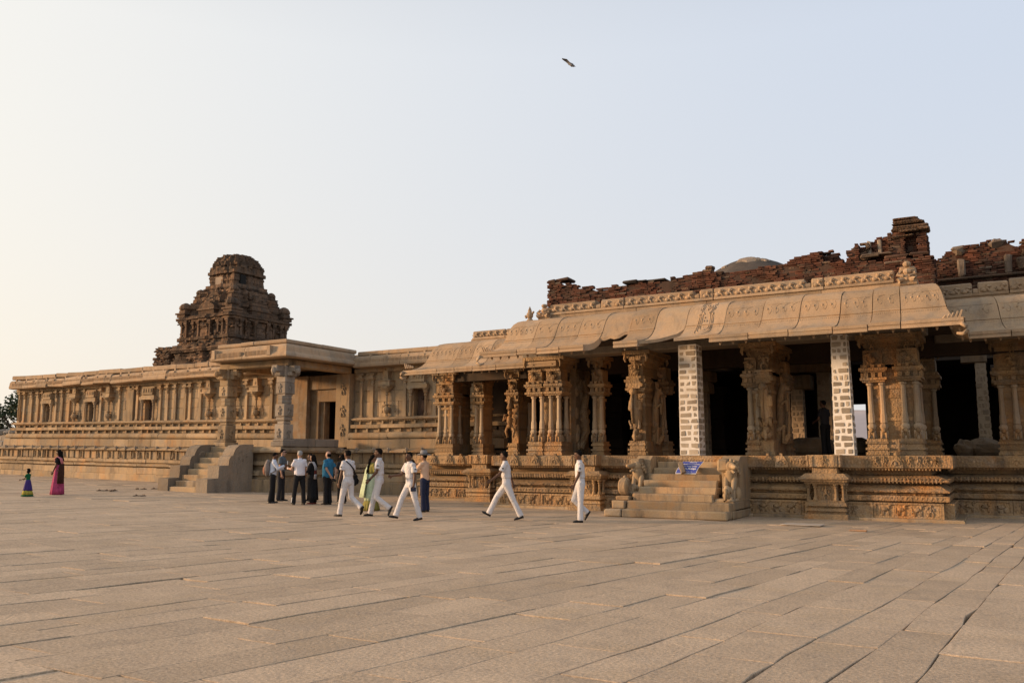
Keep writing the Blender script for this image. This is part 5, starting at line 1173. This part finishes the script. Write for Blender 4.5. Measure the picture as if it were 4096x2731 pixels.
def person(label, x, y, z, heading, H, pose, look, group=None):
    s = H/1.72; T = thing('person', label, 'person', (x, y, z), 0, group)
    M = Matrix.Translation((x, y, z)) @ Matrix.Rotation(R(heading), 4, 'Z') @ Matrix.Scale(s, 4)
    P = dict(lean=2, thL=0, knL=4, ftL=0, thR=0, knR=4, ftR=0, abL=2, abR=2, shL=4, elL=12, saL=8, inL=0, shR=4, elR=12, saR=8, inR=0, yaw=0, nod=0, fat=0, twist=0, leg=1.); P.update(pose)
    D = lambda a: R(a); fat = P['fat']
    def leg(sd):
        k = 'L' if sd > 0 else 'R'; a, kn = D(P['th'+k]), D(P['kn'+k]); ab = sd*sin(D(P['ab'+k]))
        hip = Vector((0, sd*.088, 0)); kd = Vector((sin(a), ab, -cos(a))).normalized(); sd_ = Vector((sin(a-kn), ab*.6, -cos(a-kn))).normalized()
        knee = hip+kd*.435; ank = knee+sd_*.415; f = D(P['ft'+k]); fd = Vector((cos(f), sd*.12, -sin(f))); dn = Vector((-sin(f), 0, -cos(f)))
        heel = ank-fd*.055+dn*.085; toe = ank+fd*.185+dn*.085
        return hip, knee, ank, fd, dn, heel, toe
    LG = {1: leg(1), -1: leg(-1)}
    hp = -min(min(q[5].z, q[6].z) for q in LG.values())
    off = Vector((0, 0, hp)); LG = {k: [p+off if i not in (3, 4) else p for i, p in enumerate(q)] for k, q in LG.items()}
    l = D(P['lean']); U = Vector((sin(l), 0, cos(l))); FW = Vector((cos(l), 0, -sin(l))); tw = D(P['twist'])
    side = Vector((-sin(tw), cos(tw), 0)); tf = Vector((cos(tw), sin(tw), 0))
    pel = off+Vector((0, 0, .02)); chest = pel+U*.36; neck = pel+U*.505; shc = pel+U*.455
    yaw, nod = D(P['yaw']), D(P['nod']); hf = Vector((cos(yaw+tw)*cos(nod), sin(yaw+tw)*cos(nod), -sin(nod))); hl = Vector((-sin(yaw+tw), cos(yaw+tw), 0)); hu = hf.cross(hl)
    head = neck+U*.15+tf*.025
    hk = P.get('headk', 1.); hf, hl, hu = hf*hk, hl*hk, hu*hk; head = neck+U*.15*hk+tf*.025
    HB = Matrix((hf, hl, hu)).transposed()
    def arm(sd):
        k = 'L' if sd > 0 else 'R'; a, e, ab, w = D(P['sh'+k]), D(P['el'+k]), sd*D(P['sa'+k]), sd*D(P['in'+k])
        s0 = shc+side*sd*.17
        q = lambda an, sd_: (tf*sin(an)*cos(sd_)+side*sin(sd_)-Vector((0, 0, 1))*cos(an)*cos(sd_)).normalized()
        ud = q(a, ab); el = s0+ud*.285; fd = q(a+e, ab*.5-w); wr = el+fd*.25; return s0, el, wr, fd, ud
    AR = {1: arm(1), -1: arm(-1)}
    tr = lambda mb: (setattr(mb, 'v', [tuple(M @ Vector(p)) for p in mb.v]), mb)[1]
    def ring(c, rx, ry, n=14): return [c+tf*rx*cos(2*pi*j/n)+side*ry*sin(2*pi*j/n) for j in range(n)]
    # --- body: one continuous skin
    b = MB(); hc = head
    b.ell(hc+hu*.012, (.094, .074, .108), HB, 14, 10); b.ell(hc+hf*.03-hu*.055, (.058, .052, .062), HB, 12, 8); b.cap(neck-U*.03, .056, hc-hu*.05-hf*.012, .05, 10)
    b.cap(hc+hf*.088+hu*.005, .012, hc+hf*.108-hu*.024, .016, 7); b.ell(hc+hf*.075+hu*.03, (.02, .05, .012), HB, 8, 6)
    for sd in (1, -1): b.ell(hc+hl*sd*.076-hu*.005, (.022, .012, .032), HB, 8, 6)
    b.loft([ring(pel-U*.06, .09, .13), ring(pel+U*.1, .085, .12), ring(chest-U*.05, .1, .145), ring(chest+U*.05, .085, .135), ring(neck-U*.01, .05, .06)])
    fing = MB()
    for sd in (1, -1):
        s0, el, wr, fd, ud = AR[sd]; b.cap(s0.lerp(el, .15), .036, el, .039, 10); b.cap(el, .041, wr, .028, 10)
        hip, knee, ank, ff, dn, heel, toe = LG[sd]; b.cap(hip, .085, knee, .052, 10); b.cap(knee, .055, ank, .036, 10); b.cap(ank+dn*.03, .036, ank+ff*.13+dn*.062, .026, 8)
        # hand: palm, four unequal curled fingers, thumb leaving the side of the palm
        pn = (fd.cross(side*sd)); pn = pn.normalized() if pn.length > .2 else tf
        ac = pn.normalized(); inw = (-side*sd); palm = wr+fd*.05; B3 = Matrix((fd, ac, fd.cross(ac))).transposed()
        b.ell(palm, (.055, .041, .018), B3, 10, 7)
        for i, (o_, L) in enumerate(((-.03, .062), (-.01, .074), (.01, .07), (.029, .055))):
            p0 = wr+fd*.075+ac*o_; p1 = p0+fd*L*.5+inw*.006; p2 = p1+(fd*.75+inw*.6).normalized()*L*.35; p3 = p2+(fd*.3+inw*.9).normalized()*L*.25
            fing.tube([p0, p1, p2, p3], [.0098, .0092, .0085, .006], 6)
        t0 = wr+fd*.03-ac*.032*(-1 if True else 1); fing.tube([t0, t0+(fd*.7+ac*.7).normalized()*.035, t0+(fd*.9+ac*.45+inw*.3).normalized()*.062], [.013, .0115, .008], 6)
    volume('body', tr(b), look['skin'], T, .0135*s, 3, tr(fing))
    for sd in (1, -1):
        e = MB(); e.ell(hc+hf*.086+hl*sd*.032+hu*.018, (.01, .016, .008), HB, 7, 5); part('eye', tr(e), EYE, T, smooth=True)
        e = MB(); e.cap(hc+hf*.089+hl*sd*.018+hu*.036, .005, hc+hf*.08+hl*sd*.05+hu*.035, .004, 5); part('eyebrow', tr(e), look.get('hair', HBLK) if look.get('brow') is None else look['brow'], T)
    e = MB(); e.ell(hc+hf*.083-hu*.055, (.008, .024, .008), HB, 8, 5); part('mouth', tr(e), LIP, T, smooth=True)
    # --- hair
    hs_ = look.get('hairstyle', 'short')
    if hs_ != 'none':
        h = MB()
        if hs_ == 'bald': h.ell(hc-hf*.035-hu*.008, (.072, .083, .07), HB, 12, 8)
        else:
            h.ell(hc-hf*.026+hu*.036, (.086, .083, .094), HB, 14, 10); h.ell(hc+hf*.03+hu*.092, (.052, .062, .03), HB, 10, 7)
        if hs_ == 'long':
            h.cap(hc-hf*.06, .075, neck-tf*.07-U*.02, .07, 10); h.cap(neck-tf*.07-U*.02, .07, chest-tf*.13+U*.02, .05, 10)
            for sd in (1, -1): h.cap(hc+hl*sd*.06-hf*.01, .04, neck+side*sd*.06-tf*.03, .04, 8)
        if hs_ == 'braid':
            h.ell(hc-hf*.1-hu*.03, (.05, .055, .055), HB, 10, 7); q0 = hc-hf*.11-hu*.05
            for i in range(7): h.ell(q0.lerp(chest-tf*.15-U*.15, i/6), (.042+.012*(i % 2), .042+.012*(i % 2), .06), None, 8, 6)
        if hs_ == 'bob': h.ell(hc-hf*.03-hu*.02, (.085, .095, .10), HB, 12, 8)
        volume('hair', tr(h), look.get('hair', HBLK), T, .013*s, 2)
    # --- trousers
    if 'trousers' in look:
        t = MB(); lw = P['leg']
        t.loft([ring(pel+U*.13, .103+fat*.7, .132+fat*.6), ring(pel+U*.05, .112+fat*.7, .145+fat*.5), ring(pel-U*.06, .12+fat*.4, .158+fat*.3), ring(pel-U*.12, .10, .14)])
        for sd in (1, -1):
            hip, knee, ank, ff, dn, heel, toe = LG[sd]
            t.cap(hip-U*.02, .104*lw, knee, .076*lw, 12); dk = (ank-knee).normalized(); 
            t.tube([knee-dk*.04, knee+dk*.1, knee+dk*.25, ank+dk*.035], [.072*lw, .074*lw, .072*lw, .078*lw], 14); t.ell(knee, (.077*lw,)*3, None, 10, 8)
        t.v = [tuple(Vector(p)+Vector(p)*0+Vector((1, .6, 0))*.006*mnoise.noise(Vector((p[0]*6, p[1]*6, p[2]*16)))) for p in t.v]
        volume('trousers', tr(t), look['trousers'], T, .0145*s, 3)
        w = MB(); w.loft([ring(pel+U*.105, .112+fat*.7, .142+fat*.6), ring(pel+U*.135, .111+fat*.7, .141+fat*.6)])
        part('belt', tr(w), look.get('belt', look['trousers']), T, smooth=True)
    # --- shirt
    if 'shirt' in look:
        t = MB(); lo = look.get('hem', .10); sl_ = look.get('sleeve', .62)
        t.loft([ring(pel+U*lo, .114+fat, .140+fat*.8), ring(pel+U*(lo+.05), .124+fat, .152+fat*.8), ring(pel+U*.2+tf*fat*.35, .116+fat, .148+fat*.8), ring(chest-U*.06+tf*fat*.2, .122+fat*.7, .168+fat*.6), ring(chest+U*.05, .116+fat*.4, .172+fat*.4), ring(shc+U*.01, .088, .168), ring(neck-U*.01, .066, .085), ring(neck+U*.022, .062, .068)])
        for sd in (1, -1):
            s0, el, wr, fd, ud = AR[sd]
            t.ell(s0-side*sd*.012-Vector((0, 0, .012)), (.069, .068, .066), None, 10, 8)
            if sl_ < 1: t.tube([s0-side*sd*.05, s0, s0.lerp(el, sl_*.5), s0.lerp(el, sl_), s0.lerp(el, sl_+.05)], [.064, .067, .067, .071, .073], 14)
            else: t.tube([s0, s0.lerp(el, .5), el, el.lerp(wr, .45), el.lerp(wr, .93)], [.07, .066, .06, .054, .046], 12); t.ell(el, (.06,)*3, None, 8, 6)
        t.v = [tuple(Vector(p)+Vector((1, .7, 0))*.009*mnoise.noise(Vector((p[0]*7, p[1]*7, p[2]*9+x)))) for p in t.v]
        volume('shirt', tr(t), look['shirt'], T, .0145*s, 3)
        c = MB(); c.loft([ring(neck-U*.015, .072, .082), ring(neck+U*.035, .064, .066), ring(neck+U*.03, .058, .06)], False); part('collar', tr(c), look['shirt'], T, smooth=True)
    if look.get('patch'):
        for sd in (1, -1):
            s0, el, *_ = AR[sd]; p = s0.lerp(el, .42)+side*sd*.06; e = MB(); e.ell(p, (.034, .016, .02), None, 8, 5); part('sleeve_patch', tr(e), PATCH, T)
    if look.get('watch'):
        s0, el, wr, fd, ud = AR[1]; e = MB(); e.tube([wr-fd*.02, wr+fd*.012], .036, 10); part('wrist_watch', tr(e), look['watch'], T)
    # --- shoes
    for sd in (1, -1):
        hip, knee, ank, ff, dn, heel, toe = LG[sd]; lat = ff.cross(dn).normalized(); f3 = dn.cross(lat).normalized()
        if f3.dot(ff) < 0: f3 = -f3
        e = MB(); e.cap(ank-ff*.025+dn*.045, .042, ank+ff*.04+dn*.05, .042, 9); e.cap(ank+ff*.05+dn*.055, .04, ank+ff*.155+dn*.064, .028, 9); e.cap(ank-dn*.02, .04, ank+dn*.03, .044, 9)
        so_ = ank+dn*.08; v = []
        for a, wd in ((-.068, .02), (-.055, .034), (.0, .034), (.09, .043), (.15, .038), (.19, .014)):
            for k, dz in ((-1, 0), (1, 0), (1, 1), (-1, 1)): v.append(so_+f3*a+lat*k*wd+dn*(.008-.03*dz))
        e.loft([v[i:i+4] for i in range(0, 24, 4)])
        volume('shoe', tr(e), look.get('shoe', SHOE), T, .011*s, 2)
    info = dict(T=T, M=M, LG=LG, AR=AR, neck=neck, head=head, hf=hf, hl=hl, hu=hu, HB=HB, U=U, tf=tf, side=side, chest=chest, pel=pel, s=s, tr=tr, hp=hp, ring=ring)
    return info
def skirt(I, name, mat, z1, z0, rx0, ry0, rx1, ry1, folds=11, amp=.018, dx=0., zs=None, sway=0., n=66, seed=0):
    """pleated cloth hanging from the waist"""
    rings = []; s = I['s']; zs = zs or [0, .12, .3, .5, .7, .85, 1]
    for t in zs:
        rx, ry, a = lerp(rx0, rx1, t**.8), lerp(ry0, ry1, t**.8), amp*t
        c = I['pel'].lerp(Vector((dx, 0, 0)), 1); c = Vector((dx*t+sway*sin(t*3), 0, lerp(z1, z0, t)))
        rings.append([c+I['tf']*(rx+a*sin(folds*th+seed+2*sin(th*2)))*cos(th)+I['side']*(ry+a*sin(folds*th+seed+2*sin(th*2)))*sin(th) for th in [2*pi*j/n for j in range(n)]])
    mb = MB(); mb.loft(rings, True); return part(name, I['tr'](mb), mat, I['T'], smooth=True)
def drape(I, name, mat, pts, w, th=.012, dirs=None, n=9, waves=3):
    """strip of cloth following a line"""
    pts = [Vector(p) for p in pts]; mb = MB(); rings = []
    for i, p in enumerate(pts):
        ww = w[i] if hasattr(w, '__len__') else w; d = (dirs[i] if dirs else I['side']); d = Vector(d).normalized()
        t = (pts[min(i+1, len(pts)-1)]-pts[max(0, i-1)]).normalized(); nn = d.cross(t).normalized()
        f = []; bk = []
        for k in range(n):
            u = k/(n-1)-.5; q = p+d*u*ww+nn*.012*sin(waves*2*pi*u+i*.6); f.append(q); bk.append(q+nn*th)
        rings.append(f+bk[::-1])
    mb.loft(rings); return part(name, I['tr'](mb), mat, I['T'], smooth=True)
ROOT_G = 'young men in white uniform walking across the court'
uni = dict(skin=SKD, shirt=UNI, trousers=UNI, patch=True, hem=.1, sleeve=.66)
p1 = person('young man in white uniform seen from behind with a black shoulder bag', -15.0, 17.1, gz(-15, 17.1), 178, 1.74, dict(lean=2, thL=14, knL=6, ftL=0, thR=-4, knR=50, ftR=62, shL=6, elL=8, saL=8, shR=2, elR=14, saR=10, yaw=-4, leg=.95), uni, ROOT_G)
p2 = person('tall young man in white uniform stepping before the woman in the green sari', -14.29, 17.52, 0, 214, 1.80, dict(lean=1, thR=17, knR=5, ftR=0, thL=8, knL=60, ftL=66, shL=10, elL=32, saL=5, inL=4, shR=-6, elR=10, yaw=2, leg=.95), dict(uni, watch=STRAP), ROOT_G)
p3 = person('young man in white uniform turned to the camera beside the man in the hat', -12.69, 16.78, 0, 236, 1.68, dict(lean=3, thR=27, knR=8, ftR=-10, thL=-13, knL=4, ftL=6, shL=-4, elL=14, saL=10, shR=22, elR=62, saR=14, yaw=14, twist=12), uni, ROOT_G)
p4 = person('young man in white uniform taking a long stride between the group and the main stairs', -10.7, 18.12, 0, 209, 1.72, dict(lean=4, thR=36, knR=10, ftR=-26, thL=-22, knL=4, ftL=14, shL=30, elL=24, saL=8, shR=-24, elR=8, saR=8, yaw=-6, nod=2), uni, ROOT_G)
p5 = person('young man in white uniform walking alone, nearest the main stairs', -8.8, 18.42, 0, 212, 1.71, dict(lean=2, thL=2, knL=1, ftL=0, thR=20, knR=66, ftR=58, shL=10, elL=16, saL=4, shR=-4, elR=10, nod=12, leg=.97), uni, ROOT_G)
# bag, phone
BAGB = cloth('black_bag', (.014,.013,.014))
I = p1; T = thing('shoulder_bag', 'black shoulder bag worn across the back of the uniformed man seen from behind', 'bag', I['M'] @ Vector((0, -.2, .9)))
mb = MB(); mb.stone(-.13, .06, -.27, -.17, I['hp']-.13, I['hp']+.17, .05, .01); mb.stone(-.1, .03, -.3, -.26, I['hp']-.1, I['hp']+.06, .03, .01); part('bag_body', I['tr'](mb), BAGB, T)
mb = MB(); c = I['pel']; U = I['U']; mb.tube([c+Vector((-.06, -.2, .15)), c+U*.28+Vector((-.128, -.07, 0)), c+U*.40+Vector((-.122, .05, 0)), c+U*.49+Vector((-.05, .13, 0)), c+U*.49+Vector((.03, .13, 0)), c+U*.40+Vector((.115, .07, 0)), c+U*.25+Vector((.12, -.07, 0)), c+Vector((.02, -.2, .15))], .017, 6); part('strap', I['tr'](mb), BAGB, T)
I = p3; s0, el, wr, fd, ud = I['AR'][1]; mb = MB(); h = wr+fd*.09; mb.stone(h.x-.07, h.x+.07, h.y-.012, h.y+.012, h.z-.05, h.z+.05, .008, .002); o = link('phone', mesh_of('phone', I['tr'](mb), plain('phone_blue', (.02,.025,.05), .3))); tag(o, 'dark phone held low in the hand of the uniformed man facing the camera', 'phone')
# group by the porch
q1 = person('man in dark grey shirt and sunglasses half hidden behind the man with the backpack', -21.2, 20.75, gz(-21.2, 20.75), 25, 1.74, dict(thL=4, shL=12, elL=50, inL=20), dict(skin=SKL, shirt=DGRY, trousers=DARKC, hem=.02))
q2 = person('man in pale blue shirt wearing a grey backpack, holding up a phone', -20.52, 19.72, gz(-20.5, 19.7), 42, 1.62, dict(lean=3, thL=3, thR=-2, shL=22, elL=78, inL=14, shR=34, elR=82, inR=18, nod=14, yaw=4), dict(skin=SKD, shirt=LBLU, trousers=BLKC, hem=-.03, sleeve=2, belt=BLKC))
q3 = person('grey-haired man in white polo shirt and black track trousers, back to the camera', -19.34, 19.73, gz(-19.3, 19.7), 158, 1.70, dict(thL=5, abL=6, abR=6, shL=14, elL=80, inL=4, saL=14, shR=4, elR=20, yaw=6, fat=.03), dict(skin=SKL, shirt=POLO, trousers=BLKC, hem=-.02, hair=HGRY, brow=HGRY, watch=STEEL))
q4 = person('person half hidden between the white polo shirt and the woman with the scarf', -20.55, 21.5, gz(-20.5, 21.5), 255, 1.60, dict(), dict(skin=SKM, shirt=DARKC, trousers=BLKC, hem=0))
q5 = person('woman in black with long dark hair, sunglasses and a grey striped scarf', -19.35, 20.36, gz(-19.4, 20.4), 196, 1.58, dict(shL=14, elL=70, inL=28, shR=10, elR=60, inR=30), dict(skin=SKL, shirt=BLKC, trousers=BLKC, hem=-.06, sleeve=2, hairstyle='long', shoe=MAROON))
q6 = person('balding man in a teal shirt with his hands clasped behind his back', -18.8, 20.44, gz(-18.8, 20.4), 185, 1.70, dict(shL=-22, elL=-4, inL=26, saL=12, shR=-22, elR=-4, inR=30, saR=12, fat=.05, lean=-2), dict(skin=SKL, shirt=TEAL, trousers=BLKC, hem=-.08, sleeve=.75, hairstyle='bald', hair=HBLK))
q7 = person('dark-haired woman mostly hidden behind the man in the teal shirt', -19.0, 21.35, gz(-19, 21.3), 165, 1.60, dict(shR=12, elR=70, saR=30, inR=-30), dict(skin=SKL, shirt=DARKC, trousers=BLKC, hem=-.05, hairstyle='long'))
q8 = person('man in a pale peach shirt, jeans and grey brimmed hat raising a camera', -14.2, 19.45, 0, 186, 1.66, dict(shL=38, elL=96, inL=18, shR=42, elR=92, inR=18, yaw=6), dict(skin=SKM, shirt=PEACH, trousers=JEAN, hem=-.04, sleeve=2))
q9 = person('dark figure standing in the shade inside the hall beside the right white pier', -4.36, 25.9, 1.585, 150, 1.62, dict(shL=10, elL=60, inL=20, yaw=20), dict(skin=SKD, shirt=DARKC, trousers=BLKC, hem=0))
g1 = person('woman in a pale green sari with olive border and a long black braid', -15.96, 19.21, 0, 62, 1.60, dict(shL=8, elL=20, shR=10, elR=40, inR=10, yaw=-8), dict(skin=SKM, hairstyle='braid', shirt=OLIV, hem=.2, sleeve=.7))
skirt(g1, 'sari_skirt', MINT, g1['hp']+.2, .30, .12, .145, .20, .24, 13, .014); skirt(g1, 'sari_border', OLIV, .32, .015, .195, .235, .27, .33, 13, .022, zs=[0, .3, .6, 1])
drape(g1, 'sari_pallu', MINT, [g1['pel']+Vector((.13, -.05, .15)), g1['chest']+Vector((.13, .02, 0)), g1['chest']+Vector((.05, .12, .12)), g1['chest']+Vector((-.06, .12, .12)), g1['chest']+Vector((-.15, .09, -.05)), g1['pel']+Vector((-.17, .07, .05)), g1['pel']+Vector((-.24, .08, -.3)), g1['pel']+Vector((-.27, .09, -.55))], [.22, .2, .14, .14, .2, .3, .34, .36])
w1 = person('woman in a bright pink sari with long loose hair, walking on the far left', -28.72, 17.52, gz(-28.7, 17.5), 214, 1.55, dict(shL=6, elL=14, saL=6, shR=16, elR=14, nod=22, yaw=4), dict(skin=SKD, hairstyle='long', shirt=BLKC, hem=.22, sleeve=.6))
skirt(w1, 'sari_skirt', PINK, w1['hp']+.22, .015, .125, .15, .25, .215, 11, .016, .02)
drape(w1, 'sari_pallu', PINKL, [w1['pel']+Vector((.10, -.13, .12)), w1['chest']+Vector((.14, -.06, -.05)), w1['chest']+Vector((.12, .06, .09)), w1['chest']+Vector((.0, .13, .15)), w1['chest']+Vector((-.11, .13, .08)), w1['chest']+Vector((-.16, .10, -.12))], [.26, .24, .2, .16, .18, .2])
drape(w1, 'pallu_end', DBRN, [w1['chest']+Vector((-.17, .14, -.12)), w1['pel']+Vector((-.16, .17, .1)), w1['pel']+Vector((-.17, .20, -.2)), w1['pel']+Vector((-.17, .21, -.52))], [.16, .2, .24, .24], dirs=[(1, .3, 0)]*4)
k1 = person('small girl in a green blouse and violet skirt with gold border, at the far left', -28.22, 16.17, gz(-28.2, 16.2), 205, .88, dict(shL=24, elL=50, saL=6, shR=30, elR=50, yaw=0, headk=1.32), dict(skin=SKD, hairstyle='bob', shirt=GREN, hem=.06, sleeve=.5))
skirt(k1, 'skirt', VIOL, k1['hp']+.15, .38, .12, .15, .26, .28, 10, .02, -.02); skirt(k1, 'skirt_border', GOLD, .40, .12, .255, .275, .31, .33, 10, .03, -.02, zs=[0, .5, 1]); skirt(k1, 'skirt_hem', GREN, .14, .02, .30, .32, .35, .36, 10, .035, -.02, zs=[0, .5, 1])
# belongings
I = q2; T = thing('backpack', 'grey backpack with a rust panel worn by the man in pale blue', 'backpack', I['M'] @ Vector((-.2, 0, 1.1)))
mb = MB(); c = I['pel']+I['U']*.25; mb.ell(c+Vector((-.21, 0, -.03)), (.115, .155, .27), None, 12, 10); mb.ell(c+Vector((-.19, 0, .14)), (.09, .13, .16), None, 10, 8); volume('pack_body', I['tr'](mb), BAGG, T, .02, 4)
mb = MB(); mb.ell(c+Vector((-.27, 0, -.08)), (.085, .11, .17), None, 10, 8); part('front_pocket', I['tr'](mb), BAGR, T, smooth=True)
for sd in (1, -1):
    mb = MB(); mb.tube([c+Vector((-.13, sd*.1, .2)), c+Vector((-.03, sd*.12, .245)), c+Vector((.07, sd*.12, .2)), c+Vector((.125, sd*.13, .05)), c+Vector((.06, sd*.16, -.12)), c+Vector((-.1, sd*.14, -.2))], .02, 6); part('strap', I['tr'](mb), BAGG, T)
def held(I, sd, name, label, cat, mb, mat, off=(0, 0, 0)):
    s0, el, wr, fd, ud = I['AR'][sd]; h = wr+fd*.1+Vector(off); mb.v = [tuple(Vector(p)+h) for p in mb.v]; o = link(name, mesh_of(name, I['tr'](mb), mat)); tag(o, label, cat); return o
held(q2, -1, 'phone', 'small pale phone held up by the man with the backpack', 'phone', MB().stone(-.01, .01, -.05, .05, -.04, .1, .006, .002), WHITE, (0, .03, .02))
mbc = MB(); mbc.stone(-.04, .04, -.07, .07, -.045, .05, .01, .002); mbc.tube([(.03, 0, 0), (.13, 0, 0)], [.04, .038], 12); mbc.stone(-.03, .03, -.03, .03, .045, .075, .01, .002)
held(q8, -1, 'camera', 'black camera held up in front of the face of the man in the hat', 'camera', mbc, BAGB, (0, .1, .02))
mb = MB(); I = q8; hd = I['head']+I['hu']*.06
mb.loft([[hd+I['hf']*(r*1.12)*cos(a)+I['hl']*r*sin(a)+Vector((0, 0, z+.035*abs(sin(a)) if r > .12 else z)) for a in [2*pi*k/20 for k in range(20)]] for r, z in ((.10, -.008), (.17, -.02), (.185, -.012), (.17, -.002), (.104, .012), (.10, .05), (.094, .11), (.075, .14), (.03, .135))]); part('hat', I['tr'](mb), HATM, I['T'], smooth=True)
mb = MB(); mb.loft([[hd+I['hf']*(r*1.12)*cos(a)+I['hl']*r*sin(a)+Vector((0, 0, z)) for a in [2*pi*k/20 for k in range(20)]] for r, z in ((.107, .012), (.105, .045))], False); part('hat_band', I['tr'](mb), BLKC, I['T'], smooth=True)
for I in (q1, q5):
    for sd in (1, -1): mb = MB(); mb.ell(I['head']+I['hf']*.094+I['hl']*sd*.035+I['hu']*.018, (.012, .03, .024), I['HB'], 8, 6); mb.tube([I['head']+I['hf']*.09+I['hl']*sd*.06+I['hu']*.02, I['head']+I['hl']*sd*.084+I['hu']*.02], .006, 5); part('sunglass_lens', I['tr'](mb), EYE, I['T'], smooth=True)
I = q5; c = I['chest']
drape(I, 'scarf', SCARF, [c+Vector((.14, .10, -.2)), c+Vector((.14, .10, .0)), c+Vector((.06, .12, .13)), c+Vector((-.06, .12, .15)), c+Vector((-.14, .12, .0)), c+Vector((-.16, .13, -.13))], .15)
drape(I, 'scarf_stripe', MAROON, [c+Vector((-.163, .13, -.13)), c+Vector((-.168, .135, -.2)), c+Vector((-.17, .14, -.27))], .16); drape(I, 'scarf_end', SCARF, [c+Vector((-.17, .14, -.27)), c+Vector((-.17, .145, -.36)), c+Vector((-.17, .15, -.44))], .165)
skirt(I, 'wide_trousers', BLKC, I['hp']+.1, .14, .12, .15, .19, .21, 8, .02)
I = q3; hip, knee, ank, ff, dn, heel, toe = I['LG'][1]; dk = (ank-knee).normalized(); mb = MB(); mb.tube([knee.lerp(ank, .62)+Vector((-.03, .075, 0)), ank+Vector((-.03, .082, .0))], .012, 5); part('white_piping', I['tr'](mb), WHITE, I['T'])
I = q6; mbc = MB(); mbc.stone(-.05, .05, -.04, .04, -.04, .05, .01, .002); mbc.tube([(0, 0, 0), (-.09, 0, -.02)], [.035, .035], 10); held(I, 1, 'camera', 'small black camera held behind the back of the man in the teal shirt', 'camera', mbc, BAGB, (-.03, -.03, -.06))
flush()
